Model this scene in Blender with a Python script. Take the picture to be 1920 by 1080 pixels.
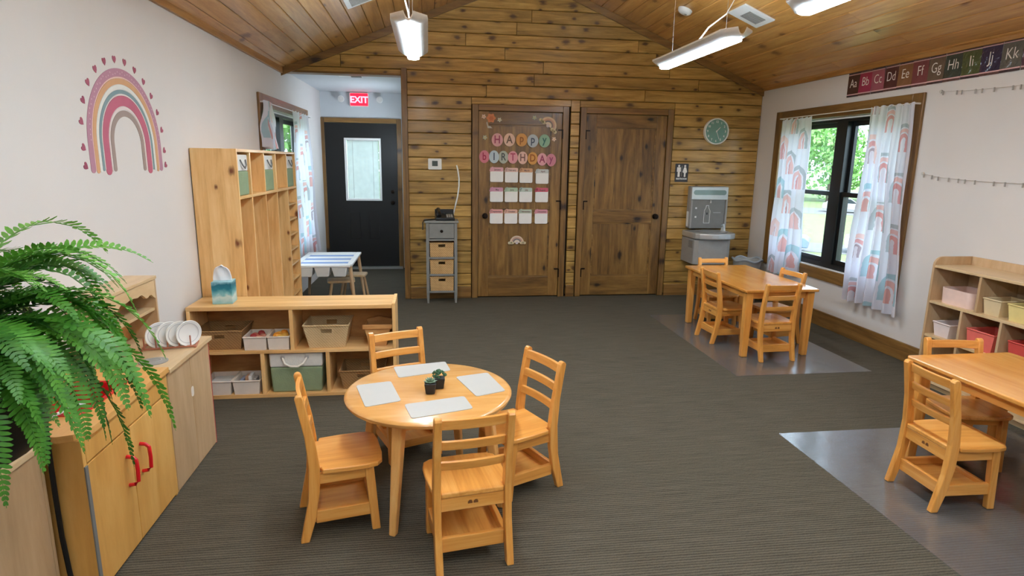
import bpy, bmesh, math, random
from mathutils import Vector, Matrix
random.seed(7)
C = bpy.context.scene.collection
scene = bpy.context.scene
for o in list(bpy.data.objects):
    bpy.data.objects.remove(o)

# ------------------------------------------------------------------ camera
YAW, PITCH, ROLL, FPX, CAMH = 0.1373, 0.2054, 0.0157, 1134.88, 1.5144
fw = Vector((math.sin(YAW)*math.cos(PITCH), math.cos(YAW)*math.cos(PITCH), -math.sin(PITCH)))
rt0 = Vector((math.cos(YAW), -math.sin(YAW), 0)); up0 = rt0.cross(fw)
rt = math.cos(ROLL)*rt0 + math.sin(ROLL)*up0; up = -math.sin(ROLL)*rt0 + math.cos(ROLL)*up0
cd = bpy.data.cameras.new('camera'); cd.sensor_width = 36; cd.lens = 36*FPX/1920; cd.clip_start = 0.05; cd.clip_end = 300
cam = bpy.data.objects.new('camera', cd); C.objects.link(cam)
cam.matrix_world = Matrix(((rt.x, up.x, -fw.x, 0), (rt.y, up.y, -fw.y, 0), (rt.z, up.z, -fw.z, CAMH), (0, 0, 0, 1)))
scene.camera = cam

# ------------------------------------------------------------------ world, sun, exposure
w = bpy.data.worlds.new('world'); scene.world = w; w.use_nodes = True
bg = w.node_tree.nodes['Background']; bg.inputs[0].default_value = (0.66, 0.83, 1.0, 1); bg.inputs[1].default_value = 6.5
sl = bpy.data.lights.new('sun', 'SUN'); sl.energy = 8.0; sl.angle = 0.02; sl.color = (1, .96, .88)
so = bpy.data.objects.new('sun', sl); C.objects.link(so); so.rotation_euler = (math.radians(38), 0, math.radians(4))
scene.view_settings.view_transform = 'Standard'; scene.view_settings.look = 'None'
scene.view_settings.exposure = 0.22; scene.view_settings.gamma = 1; scene.view_settings.use_curve_mapping = False
LAMP = 60.0     # brightness of the pendant lamps' lenses
cy = scene.cycles
cy.max_bounces = 8; cy.diffuse_bounces = 4; cy.glossy_bounces = 3; cy.transparent_max_bounces = 10; cy.sample_clamp_indirect = 6
cy.caustics_reflective = False; cy.caustics_refractive = False

# ------------------------------------------------------------------ materials
def lin(c):
    r = []
    for v in c[:3]:
        v = v/255
        r.append(v/12.92 if v <= .04045 else ((v+.055)/1.055)**2.4)
    return (r[0], r[1], r[2], 1)
class NT:
    def __init__(s, name):
        s.m = bpy.data.materials.new(name); s.m.use_nodes = True; s.t = s.m.node_tree
        s.b = s.t.nodes['Principled BSDF']; s.out = s.t.nodes['Material Output']
    def n(s, typ, **kw):
        d = s.t.nodes.new(typ)
        for k, v in kw.items():
            if k.startswith('i_'):
                key = k[2:]; key = int(key) if key.isdigit() else key.replace('_', ' ')
                d.inputs[key].default_value = v
            else: setattr(d, k, v)
        return d
    def l(s, a, b): s.t.links.new(a, b)
    def math(s, op, a, b=None, c=None):
        d = s.t.nodes.new('ShaderNodeMath'); d.operation = op
        for i, v in enumerate((a, b, c)):
            if v is None: continue
            if isinstance(v, (int, float)): d.inputs[i].default_value = v
            else: s.l(v, d.inputs[i])
        return d.outputs[0]
    def mix(s, f, a, b, mode='MIX'):
        d = s.t.nodes.new('ShaderNodeMix'); d.data_type = 'RGBA'; d.blend_type = mode
        for i, v in ((0, f), (6, a), (7, b)):
            if isinstance(v, (int, float)): d.inputs[i].default_value = v
            elif isinstance(v, tuple): d.inputs[i].default_value = v
            else: s.l(v, d.inputs[i])
        return d.outputs[2]
    def ramp(s, f, stops, interp='LINEAR'):
        d = s.t.nodes.new('ShaderNodeValToRGB'); d.color_ramp.interpolation = interp
        e = d.color_ramp.elements
        while len(e) < len(stops): e.new(.5)
        for q, (p, c) in zip(e, stops): q.position = p; q.color = c
        s.l(f, d.inputs[0]); return d.outputs[0]
def plain(name, c, rough=.5, metal=0, var=.05, scale=18, bump=0.0, bscale=120, **kw):
    N = NT(name); tc = N.n('ShaderNodeTexCoord')
    no = N.n('ShaderNodeTexNoise', i_Scale=scale, i_Detail=3.0); N.l(tc.outputs['Object'], no.inputs['Vector'])
    a = lin(c); k1, k2 = 1-var, 1+var
    col = N.ramp(no.outputs[0], [(.3, (a[0]*k1, a[1]*k1, a[2]*k1, 1)), (.7, (min(a[0]*k2, 1), min(a[1]*k2, 1), min(a[2]*k2, 1), 1))])
    N.l(col, N.b.inputs['Base Color']); N.b.inputs['Roughness'].default_value = rough; N.b.inputs['Metallic'].default_value = metal
    for k, v in kw.items(): N.b.inputs[k.replace('_', ' ')].default_value = v
    if bump:
        n2 = N.n('ShaderNodeTexNoise', i_Scale=bscale, i_Detail=2.0); N.l(tc.outputs['Object'], n2.inputs['Vector'])
        b = N.n('ShaderNodeBump', i_Strength=bump, i_Distance=.01); N.l(n2.outputs[0], b.inputs['Height']); N.l(b.outputs[0], N.b.inputs['Normal'])
    return N.m
def wood(name, dark, mid, light, axis='X', grain=22, knots=0.0, kdark=(50, 30, 15), rough=.4, var=.12, kscale=2.2, coat=0.0, bump=.06, along=1.3, kc='Z'):
    N = NT(name); tc = N.n('ShaderNodeTexCoord'); oi = N.n('ShaderNodeObjectInfo')
    off = N.n('ShaderNodeVectorMath', operation='SCALE'); off.inputs[0].default_value = (37.1, 21.7, 53.3); N.l(oi.outputs['Random'], off.inputs['Scale'])
    add = N.n('ShaderNodeVectorMath', operation='ADD'); N.l(tc.outputs['Object'], add.inputs[0]); N.l(off.outputs[0], add.inputs[1])
    i = 'XYZ'.index(axis); sc = [grain]*3; sc[i] = along
    mp = N.n('ShaderNodeMapping'); mp.inputs['Scale'].default_value = sc; N.l(add.outputs[0], mp.inputs[0])
    n1 = N.n('ShaderNodeTexNoise', i_Scale=1.0, i_Detail=5.0, i_Roughness=.6, i_Distortion=.8); N.l(mp.outputs[0], n1.inputs['Vector'])
    n2 = N.n('ShaderNodeTexNoise', i_Scale=4.5, i_Detail=3.0, i_Roughness=.7); N.l(mp.outputs[0], n2.inputs['Vector'])
    f = N.math('ADD', N.math('MULTIPLY', n1.outputs[0], .75), N.math('MULTIPLY', n2.outputs[0], .25))
    col = N.ramp(f, [(.34, lin(dark)), (.5, lin(mid)), (.66, lin(light))])
    if knots:
        sx = N.n('ShaderNodeSeparateXYZ'); N.l(add.outputs[0], sx.inputs[0]); m2 = N.n('ShaderNodeCombineXYZ')
        N.l(N.math('MULTIPLY', sx.outputs[i], kscale), m2.inputs[0]); N.l(N.math('MULTIPLY', sx.outputs['XYZ'.index(kc)], kscale*1.7), m2.inputs[1])
        vo = N.n('ShaderNodeTexVoronoi', voronoi_dimensions='2D', i_Scale=1.0, i_Randomness=.9); N.l(m2.outputs[0], vo.inputs['Vector'])
        sp = N.n('ShaderNodeSeparateColor'); N.l(vo.outputs['Color'], sp.inputs[0])
        keep = N.math('LESS_THAN', sp.outputs[0], knots)
        d2 = N.math('ADD', N.math('MULTIPLY', vo.outputs['Distance'], N.math('ADD', N.math('MULTIPLY', sp.outputs[1], 1.1), .7)), N.math('MULTIPLY', N.math('SUBTRACT', n2.outputs[0], .5), .26))
        core = N.n('ShaderNodeMapRange', i_1=.06, i_2=.17, i_3=1.0, i_4=0.0); N.l(d2, core.inputs[0])
        halo = N.n('ShaderNodeMapRange', i_1=.10, i_2=.42, i_3=.45, i_4=0.0); N.l(d2, halo.inputs[0])
        col = N.mix(N.math('MULTIPLY', halo.outputs[0], keep), col, lin(dark))
        col = N.mix(N.math('MULTIPLY', core.outputs[0], keep), col, lin(kdark))
    hv = N.n('ShaderNodeHueSaturation')
    N.l(N.math('ADD', N.math('MULTIPLY', N.math('SUBTRACT', oi.outputs['Random'], .5), 2*var), 1.0), hv.inputs['Value'])
    N.l(col, hv.inputs['Color']); N.l(hv.outputs[0], N.b.inputs['Base Color'])
    N.b.inputs['Roughness'].default_value = rough
    if coat: N.b.inputs['Coat Weight'].default_value = coat; N.b.inputs['Coat Roughness'].default_value = .15
    if bump:
        b = N.n('ShaderNodeBump', i_Strength=bump, i_Distance=.01); N.l(f, b.inputs['Height']); N.l(b.outputs[0], N.b.inputs['Normal'])
    return N.m
def emit(name, c, strength):
    N = NT(name); N.b.inputs['Base Color'].default_value = lin(c); N.b.inputs['Emission Color'].default_value = lin(c); N.b.inputs['Emission Strength'].default_value = strength
    return N.m
def glassy(name, tint=(1, 1, 1, 1), ior=1.45, rough=.02, bump=0.0, bscale=40, haze=0.0):
    N = NT(name); N.t.nodes.remove(N.b)
    tr = N.n('ShaderNodeBsdfTransparent'); tr.inputs[0].default_value = tint
    gl = N.n('ShaderNodeBsdfGlossy', i_Roughness=rough); fr = N.n('ShaderNodeFresnel', i_IOR=ior); ge = N.n('ShaderNodeNewGeometry'); N.l(N.math('ADD', N.math('MULTIPLY', ge.outputs['Backfacing'], 1/ior-ior), ior), fr.inputs[0]); mx = N.n('ShaderNodeMixShader')
    N.l(fr.outputs[0], mx.inputs[0])
    if haze:
        df = N.n('ShaderNodeBsdfDiffuse'); df.inputs[0].default_value = (.42, .42, .44, 1); m0 = N.n('ShaderNodeMixShader', i_0=haze); N.l(tr.outputs[0], m0.inputs[1]); N.l(df.outputs[0], m0.inputs[2]); tro = m0.outputs[0]
    else: tro = tr.outputs[0]
    N.l(tro, mx.inputs[1]); N.l(gl.outputs[0], mx.inputs[2]); N.l(mx.outputs[0], N.out.inputs[0])
    if bump:
        tc = N.n('ShaderNodeTexCoord'); vo = N.n('ShaderNodeTexNoise', i_Scale=bscale, i_Detail=1.0); N.l(tc.outputs['Object'], vo.inputs['Vector'])
        b = N.n('ShaderNodeBump', i_Strength=bump, i_Distance=.02); N.l(vo.outputs[0], b.inputs['Height']); N.l(b.outputs[0], gl.inputs['Normal']); N.l(b.outputs[0], fr.inputs['Normal'])
    return N.m
def carpet_mat():
    N = NT('carpet'); tc = N.n('ShaderNodeTexCoord')
    no = N.n('ShaderNodeTexNoise', i_Scale=9.0, i_Detail=4.0, i_Roughness=.7); N.l(tc.outputs['Object'], no.inputs['Vector'])
    fine = N.n('ShaderNodeTexNoise', i_Scale=230.0, i_Detail=2.0); N.l(tc.outputs['Object'], fine.inputs['Vector'])
    mp = N.n('ShaderNodeMapping'); mp.inputs['Scale'].default_value = (4, 78, 1); N.l(tc.outputs['Object'], mp.inputs[0])
    rb = N.n('ShaderNodeTexNoise', i_Scale=1.0, i_Detail=2.0); N.l(mp.outputs[0], rb.inputs['Vector'])
    wv = N.n('ShaderNodeTexWave', bands_direction='Y', i_Scale=21.0, i_Distortion=1.6, i_Detail=2.0); wv.inputs['Detail Scale'].default_value = 3.0
    N.l(tc.outputs['Object'], wv.inputs['Vector'])
    h = N.math('ADD', N.math('MULTIPLY', wv.outputs['Fac'], .30), N.math('ADD', N.math('MULTIPLY', fine.outputs[0], .5), N.math('MULTIPLY', rb.outputs[0], .4)))
    col = N.ramp(h, [(.30, lin((46, 43, 37))), (.62, lin((84, 79, 68))), (.9, lin((106, 100, 88)))])
    col = N.mix(N.math('MULTIPLY', no.outputs[0], .2), col, lin((96, 86, 70)))
    N.l(col, N.b.inputs['Base Color']); N.b.inputs['Roughness'].default_value = .95; N.b.inputs['Specular IOR Level'].default_value = .1
    b = N.n('ShaderNodeBump', i_Strength=.5, i_Distance=.006); N.l(h, b.inputs['Height']); N.l(b.outputs[0], N.b.inputs['Normal'])
    return N.m
def curtain_mat():
    N = NT('curtain_fabric'); uv = N.n('ShaderNodeUVMap'); sx = N.n('ShaderNodeSeparateXYZ'); N.l(uv.outputs[0], sx.inputs[0])
    CW, CH = .315, .40
    u = N.math('DIVIDE', sx.outputs[0], CW); colm = N.math('FLOOR', u); fx = N.math('FRACT', u)
    v = N.math('ADD', N.math('DIVIDE', sx.outputs[1], CH), N.math('FRACT', N.math('MULTIPLY', colm, .618))); row = N.math('FLOOR', v); fy = N.math('FRACT', v)
    cb = N.n('ShaderNodeCombineXYZ'); N.l(colm, cb.inputs[0]); N.l(row, cb.inputs[1])
    wn = N.n('ShaderNodeTexWhiteNoise', noise_dimensions='3D'); N.l(cb.outputs[0], wn.inputs[0])
    wsp = N.n('ShaderNodeSeparateColor'); N.l(wn.outputs['Color'], wsp.inputs[0]); big = N.math('ADD', N.math('MULTIPLY', wsp.outputs[1], .5), .75)
    px = N.math('MULTIPLY', N.math('SUBTRACT', fx, .5), CW); py = N.math('MULTIPLY', N.math('SUBTRACT', fy, .42), CH)
    py0 = N.math('MAXIMUM', py, 0.0)
    wob = N.n('ShaderNodeTexNoise', i_Scale=16.0, i_Detail=2.0); N.l(uv.outputs[0], wob.inputs['Vector'])
    d = N.math('SQRT', N.math('ADD', N.math('MULTIPLY', px, px), N.math('MULTIPLY', N.math('MULTIPLY', py0, py0), .7)))
    d = N.math('ADD', d, N.math('MULTIPLY', N.math('SUBTRACT', wob.outputs[0], .5), .022))
    d = N.math('MULTIPLY', N.math('MULTIPLY', d, 6.2), big)
    W = lin((228, 228, 238))
    A = N.ramp(d, [(0, W), (.16, lin((216, 128, 122))), (.33, W), (.40, lin((232, 176, 170))), (.56, W), (.62, lin((160, 172, 178))), (.78, W)], 'CONSTANT')
    B = N.ramp(d, [(0, lin((222, 150, 140))), (.14, W), (.22, lin((228, 160, 150))), (.42, W), (.50, lin((150, 196, 206))), (.74, W)], 'CONSTANT')
    D = N.ramp(d, [(0, W), (.10, lin((156, 136, 146))), (.2, W), (.28, lin((218, 140, 138))), (.46, W), (.52, lin((236, 192, 184))), (.76, W)], 'CONSTANT')
    col = N.mix(N.math('GREATER_THAN', wsp.outputs[0], .4), A, B); col = N.mix(N.math('GREATER_THAN', wsp.outputs[0], .72), col, D)
    inside = N.math('MULTIPLY', N.math('GREATER_THAN', py, -.085), N.math('LESS_THAN', py, .155))
    col = N.mix(N.math('MULTIPLY', inside, .72), W, col)
    df = N.n('ShaderNodeBsdfDiffuse'); tl = N.n('ShaderNodeBsdfTranslucent'); mx = N.n('ShaderNodeMixShader', i_0=.40)
    N.l(col, df.inputs[0]); N.l(col, tl.inputs[0]); N.l(df.outputs[0], mx.inputs[1]); N.l(tl.outputs[0], mx.inputs[2]); N.t.nodes.remove(N.b); N.l(mx.outputs[0], N.out.inputs[0])
    return N.m
def weave(name, a, b, sc=90, rough=.8):
    N = NT(name); tc = N.n('ShaderNodeTexCoord')
    w1 = N.n('ShaderNodeTexWave', bands_direction='Z', i_Scale=sc/2, i_Distortion=1.5); w2 = N.n('ShaderNodeTexWave', bands_direction='DIAGONAL', i_Scale=sc/3, i_Distortion=2.0)
    no = N.n('ShaderNodeTexNoise', i_Scale=14.0, i_Detail=3.0)
    for q in (w1, w2, no): N.l(tc.outputs['Object'], q.inputs['Vector'])
    h = N.math('ADD', N.math('MULTIPLY', w1.outputs['Fac'], .5), N.math('ADD', N.math('MULTIPLY', w2.outputs['Fac'], .25), N.math('MULTIPLY', no.outputs[0], .4)))
    N.l(N.ramp(h, [(.25, lin(a)), (.8, lin(b))]), N.b.inputs['Base Color']); N.b.inputs['Roughness'].default_value = rough
    bp = N.n('ShaderNodeBump', i_Strength=.5, i_Distance=.006); N.l(h, bp.inputs['Height']); N.l(bp.outputs[0], N.b.inputs['Normal'])
    return N.m
def leaf_mat(name, a, b, rough=.45):
    N = NT(name); tc = N.n('ShaderNodeTexCoord'); oi = N.n('ShaderNodeObjectInfo')
    no = N.n('ShaderNodeTexNoise', i_Scale=22.0, i_Detail=2.0); N.l(tc.outputs['Object'], no.inputs['Vector'])
    f = N.math('ADD', N.math('MULTIPLY', no.outputs[0], .6), N.math('MULTIPLY', oi.outputs['Random'], .4))
    col = N.ramp(f, [(.25, lin(a)), (.75, lin(b))]); N.l(col, N.b.inputs['Base Color']); N.b.inputs['Roughness'].default_value = rough
    tl = N.n('ShaderNodeBsdfTranslucent'); N.l(col, tl.inputs[0]); mx = N.n('ShaderNodeMixShader', i_0=.25)
    N.l(N.b.outputs[0], mx.inputs[1]); N.l(tl.outputs[0], mx.inputs[2]); N.l(mx.outputs[0], N.out.inputs[0])
    return N.m
def ocean_mat():
    N = NT('ocean_print'); tc = N.n('ShaderNodeTexCoord'); sp = N.n('ShaderNodeSeparateXYZ'); N.l(tc.outputs['Object'], sp.inputs[0])
    no = N.n('ShaderNodeTexNoise', i_Scale=30.0, i_Detail=4.0); N.l(tc.outputs['Object'], no.inputs['Vector'])
    f = N.math('ADD', N.math('MULTIPLY', sp.outputs[2], 6.5), N.math('MULTIPLY', N.math('SUBTRACT', no.outputs[0], .5), .35))
    N.l(N.ramp(f, [(.05, lin((150, 196, 200))), (.3, lin((206, 224, 220))), (.42, lin((126, 190, 198))), (.62, lin((38, 128, 146))), (.78, lin((30, 110, 132))), (.92, lin((150, 200, 210)))]), N.b.inputs['Base Color'])
    N.b.inputs['Roughness'].default_value = .4
    return N.m

M = {}
M['wall'] = plain('wall_paint', (214, 209, 205), .75, var=.015, scale=3, bump=.05, bscale=260)
M['wall_grey'] = plain('vestibule_paint', (206, 210, 214), .75, var=.015, scale=3)
M['white'] = plain('white_plastic', (232, 232, 230), .4, var=.02)
M['white_matte'] = plain('white_card', (236, 234, 230), .7, var=.02)
M['carpet'] = carpet_mat()
M['plank_wall'] = wood('stained_pine_wall', (124, 92, 40), (170, 132, 66), (198, 160, 90), 'X', 20, knots=.6, kdark=(78, 50, 22), rough=.42, var=.15, kscale=3.8, kc='Z', coat=.12, along=1.6)
M['plank_ceiling'] = wood('stained_pine_ceiling', (172, 120, 58), (196, 142, 76), (214, 164, 96), 'Y', 18, knots=.3, kdark=(124, 78, 36), rough=.32, var=.08, kscale=2.4, kc='X', coat=.3)
M['backing'] = plain('dark_backing', (44, 30, 16), .9)
M['trim'] = wood('stained_trim', (92, 64, 30), (122, 88, 44), (144, 108, 58), 'Z', 18, knots=.3, rough=.4, var=.08, kscale=2, coat=.1)
M['trim_y'] = wood('stained_trim_long', (92, 64, 30), (122, 88, 44), (144, 108, 58), 'Y', 18, knots=.3, rough=.4, var=.08, kscale=2, coat=.1)
M['trim_x'] = wood('stained_trim_cross', (96, 66, 30), (128, 92, 46), (150, 112, 60), 'X', 18, knots=.3, rough=.4, var=.08, kscale=2, coat=.1)
M['ceil_trim'] = wood('honey_trim', (140, 96, 46), (168, 120, 62), (186, 138, 78), 'Y', 16, rough=.4, var=.06)
M['door'] = wood('dark_alder_door', (84, 58, 26), (124, 90, 44), (150, 114, 60), 'Z', 12, knots=.45, kdark=(40, 24, 11), rough=.38, var=.12, kscale=3.2, kc='X', coat=.15)
M['door_x'] = wood('dark_alder_rail', (84, 58, 26), (124, 90, 44), (150, 114, 60), 'X', 12, knots=.3, kdark=(34, 20, 10), rough=.38, var=.1, kscale=2.1, coat=.15)
M['bronze'] = plain('oil_bronze', (34, 24, 18), .4, .8)
M['pine'] = wood('clear_pine', (216, 164, 100), (236, 190, 126), (246, 206, 146), 'Z', 14, knots=.28, kdark=(122, 66, 30), rough=.45, var=.05, kscale=4.2, kc='X', coat=.08)
M['pine_x'] = wood('clear_pine_long', (210, 162, 100), (230, 184, 122), (240, 200, 142), 'X', 14, rough=.45, var=.05, coat=.08)
M['pine_y'] = wood('clear_pine_deep', (208, 158, 92), (228, 180, 114), (240, 198, 136), 'Y', 14, rough=.45, var=.05, coat=.08)
M['ply'] = wood('brown_plywood', (170, 118, 66), (196, 142, 84), (214, 162, 102), 'X', 9, rough=.5, var=.05, along=2.5)
M['honey'] = wood('honey_oak', (206, 136, 58), (226, 158, 76), (238, 178, 100), 'Y', 20, rough=.3, var=.05, coat=.25)
M['honey_z'] = wood('honey_oak_upright', (206, 136, 58), (226, 158, 76), (238, 178, 100), 'Z', 20, rough=.3, var=.05, coat=.25)
M['honey_x'] = wood('honey_oak_cross', (206, 136, 58), (226, 158, 76), (238, 178, 100), 'X', 20, rough=.3, var=.05, coat=.25)
M['table'] = wood('pale_maple', (198, 140, 74), (212, 156, 90), (222, 172, 108), 'X', 8, rough=.25, var=.03, coat=.35)
M['table_leg'] = wood('pale_maple_leg', (214, 154, 84), (232, 174, 100), (242, 190, 120), 'Z', 14, rough=.35, var=.03, coat=.2)
M['tabletop'] = wood('honey_laminate', (204, 132, 54), (218, 148, 68), (226, 162, 84), 'Y', 8, rough=.22, var=.03, coat=.4)
M['kitchen'] = wood('golden_birch', (204, 148, 72), (218, 164, 86), (228, 180, 104), 'Z', 7, rough=.35, var=.04, coat=.15)
M['kitchen_top'] = wood('golden_birch_top', (208, 150, 80), (222, 168, 96), (230, 182, 114), 'Y', 8, rough=.35, var=.03, coat=.15)
M['birch'] = wood('pale_birch', (178, 146, 108), (192, 160, 122), (204, 174, 138), 'Z', 8, rough=.4, var=.04, coat=.1)
M['birch_y'] = wood('pale_birch_long', (196, 164, 120), (210, 180, 138), (220, 192, 152), 'Y', 8, rough=.4, var=.04, coat=.1)
M['grey_paint'] = plain('grey_paint', (132, 132, 128), .45)
M['basket'] = weave('seagrass', (140, 100, 54), (230, 190, 132))
M['basket_pale'] = weave('pale_rope', (182, 150, 104), (232, 206, 160), 110)
M['basket_brown'] = weave('brown_rattan', (120, 86, 48), (184, 142, 92), 100)
M['black'] = plain('black_plastic', (18, 18, 20), .4)
M['black_frame'] = plain('black_window_frame', (16, 17, 18), .35)
M['black_door'] = plain('black_door_paint', (8, 8, 9), .5)
M['glass'] = glassy('window_glass', (.97, .985, .98, 1))
M['blind'] = plain('white_blind', (226, 232, 230), .5)
M['curtain'] = curtain_mat()
M['red'] = plain('red_plastic', (206, 24, 34), .3)
M['red_edge'] = plain('red_edge', (176, 34, 44), .4)
M['silver'] = plain('brushed_steel', (190, 190, 188), .32, .55, var=.04)
M['steel_grey'] = plain('grey_steel', (150, 147, 142), .42, .0)
M['steel_dark'] = plain('dark_grey_panel', (118, 117, 114), .5)
M['leaf'] = leaf_mat('fern_leaf', (40, 100, 26), (104, 172, 58))
M['leaf2'] = leaf_mat('fern_leaf_bright', (58, 124, 40), (134, 200, 88))
M['stem'] = plain('fern_stem', (58, 50, 26), .7)
M['succ'] = plain('succulent_green', (44, 82, 48), .5, var=.2, scale=60)
M['succ2'] = plain('succulent_grey_green', (112, 138, 116), .5, var=.15, scale=60)
M['mat'] = glassy('clear_vinyl', (.96, .96, .97, 1), 1.62, .19, bump=.10, bscale=9, haze=.10)
M['paper'] = plain('white_placemat', (184, 182, 177), .5, var=.01)
M['ocean'] = ocean_mat()
M['tissue'] = plain('tissue_paper', (244, 242, 244), .9, var=.02)
M['fab_green'] = plain('sage_fabric', (140, 156, 122), .9, bump=.2)
M['fab_white'] = plain('cream_fabric', (216, 214, 208), .9, bump=.2)
M['rope'] = plain('white_rope', (232, 226, 214), .8)
M['bin_white'] = plain('cream_bin', (226, 214, 200), .7)
M['bin_pink'] = plain('pale_pink_bin', (226, 196, 184), .6)
M['bin_blush'] = plain('blush_white_bin', (222, 206, 202), .6)
M['bin_beige'] = plain('beige_bin', (212, 190, 150), .6)
M['bin_yellow'] = plain('pale_yellow_bin', (222, 202, 134), .6)
M['bin_coral'] = plain('coral_bin', (222, 104, 92), .6)
M['bin_red'] = plain('red_bin', (200, 70, 62), .6)
M['lens'] = emit('lamp_lens', (220, 240, 255), LAMP)
M['ceiling_fill'] = emit('ceiling_fill_glow', (220, 240, 255), LAMP*.75)  # glow of the strips added to brighten the ceiling
M['vestibule_fill'] = emit('vestibule_fill_glow', (227, 242, 255), 42.0)  # glow of the added, unseen vestibule lamp
M['housing'] = plain('lamp_housing', (224, 222, 218), .35)
M['exit'] = emit('exit_red', (235, 20, 45), 2.2)
M['exit_text'] = emit('exit_letters', (255, 170, 190), 1.2)
M['teal'] = plain('clock_face_teal', (112, 152, 142), .4)
M['sign'] = plain('dark_sign', (38, 30, 32), .4)
M['lawn'] = plain('lawn_grass', (92, 112, 60), .9, var=.2, scale=2, bump=.3)
M['asphalt'] = plain('parking_asphalt', (88, 88, 90), .9, var=.1, scale=4)
M['tree_leaf'] = leaf_mat('tree_leaf', (96, 146, 74), (158, 200, 118), .6)
M['bark'] = plain('tree_bark', (86, 70, 54), .9, var=.2)
M['tire'] = plain('tyre_rubber', (24, 24, 24), .8)
M['car_glass'] = plain('car_glass', (40, 48, 56), .1)
M['concrete'] = plain('outside_siding', (190, 186, 178), .9)
_pm = {}
def pm(c, rough=.6):
    k = (tuple(c), rough)
    if k not in _pm: _pm[k] = plain('paint_%d_%d_%d' % tuple(c), c, rough, var=.03)
    return _pm[k]

# ------------------------------------------------------------------ mesh builder
class MB:
    def __init__(s): s.v = []; s.f = []
    def add(s, vs, fs):
        n = len(s.v); s.v += [tuple(v) for v in vs]; s.f += [tuple(i+n for i in f) for f in fs]; return s
    def hexa(s, p):   # 4 bottom (ccw from above), 4 top
        return s.add(p, [(3, 2, 1, 0), (4, 5, 6, 7), (0, 1, 5, 4), (1, 2, 6, 5), (2, 3, 7, 6), (3, 0, 4, 7)])
    def box(s, x0, x1, y0, y1, z0, z1):
        return s.hexa([(x0, y0, z0), (x1, y0, z0), (x1, y1, z0), (x0, y1, z0), (x0, y0, z1), (x1, y0, z1), (x1, y1, z1), (x0, y1, z1)])
    def prism(s, poly, plane, a, b):
        # poly 2D; plane 'xy' (extrude z), 'xz' (extrude y), 'yz' (extrude x)
        def P(u, v, w): return {'xy': (u, v, w), 'xz': (u, w, v), 'yz': (w, u, v)}[plane]
        n = len(poly); vs = [P(u, v, a) for u, v in poly] + [P(u, v, b) for u, v in poly]
        fs = [tuple(range(n-1, -1, -1)), tuple(range(n, 2*n))] + [(i, (i+1) % n, n+(i+1) % n, n+i) for i in range(n)]
        return s.add(vs, fs)
    def tube(s, pts, r, n=8, caps=True):
        pts = [Vector(p) for p in pts]; rings = []
        ref = Vector((0, 0, 1))
        for i, p in enumerate(pts):
            d = (pts[min(i+1, len(pts)-1)]-pts[max(i-1, 0)]).normalized()
            if abs(d.dot(ref)) > .95: a = d.cross(Vector((1, 0, 0))).normalized()
            else: a = d.cross(ref).normalized()
            b = d.cross(a); rr = r[i] if isinstance(r, (list, tuple)) else r
            rings.append([p + rr*(math.cos(2*math.pi*k/n)*a + math.sin(2*math.pi*k/n)*b) for k in range(n)])
        vs = [q for g in rings for q in g]; fs = []
        for i in range(len(pts)-1):
            for k in range(n): fs.append((i*n+k, i*n+(k+1) % n, (i+1)*n+(k+1) % n, (i+1)*n+k))
        if caps: fs += [tuple(range(n-1, -1, -1)), tuple(range((len(pts)-1)*n, len(pts)*n))]
        return s.add(vs, fs)
    def lathe(s, prof, c=(0, 0, 0), n=24, axis='z', caps=True):
        vs, fs = [], []
        for r, z in prof:
            for k in range(n):
                a = 2*math.pi*k/n; u, v = r*math.cos(a), r*math.sin(a)
                q = {'z': (u, v, z), 'y': (u, z, v), 'x': (z, u, v)}[axis]
                vs.append((c[0]+q[0], c[1]+q[1], c[2]+q[2]))
        m = len(prof)
        for i in range(m-1):
            for k in range(n): fs.append((i*n+k, i*n+(k+1) % n, (i+1)*n+(k+1) % n, (i+1)*n+k))
        if caps and prof[0][0] > 1e-6: fs.append(tuple(range(n-1, -1, -1)))
        if caps and prof[-1][0] > 1e-6: fs.append(tuple(range((m-1)*n, m*n)))
        return s.add(vs, fs)
    def build(s, name, mat, parent=None, bevel=0, smooth=False, loc=None, rot=None, seg=2):
        me = bpy.data.meshes.new(name); me.from_pydata(s.v, [], s.f)
        bm = bmesh.new(); bm.from_mesh(me); bmesh.ops.recalc_face_normals(bm, faces=bm.faces); bm.to_mesh(me); bm.free()
        me.materials.append(M[mat] if isinstance(mat, str) else mat)
        o = bpy.data.objects.new(name, me); C.objects.link(o)
        if parent: o.parent = parent
        if loc: o.location = loc
        if rot: o.rotation_euler = rot
        if smooth:
            me.polygons.foreach_set('use_smooth', [True]*len(me.polygons)); me.set_sharp_from_angle(angle=math.radians(40))
        if bevel:
            b = o.modifiers.new('bevel', 'BEVEL'); b.width = bevel; b.segments = seg; b.limit_method = 'ANGLE'; b.angle_limit = math.radians(40)
        return o
def tag(o, label, cat=None, group=None, kind=None):
    if label: o['label'] = label
    if cat: o['category'] = cat
    if group: o['group'] = group
    if kind: o['kind'] = kind
    return o
def thing(name, label, cat, loc=(0, 0, 0), rotz=0, group=None, kind=None):
    o = bpy.data.objects.new(name, None); C.objects.link(o); o.empty_display_size = .1
    o.location = loc; o.rotation_euler = (0, 0, rotz)
    return tag(o, label, cat, group, kind)
def struct(o, label): return tag(o, label, kind='structure')
def copy_tree(o, parent=None):
    c = o.copy(); C.objects.link(c); c.parent = parent
    for ch in o.children: copy_tree(ch, c)
    return c
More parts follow.
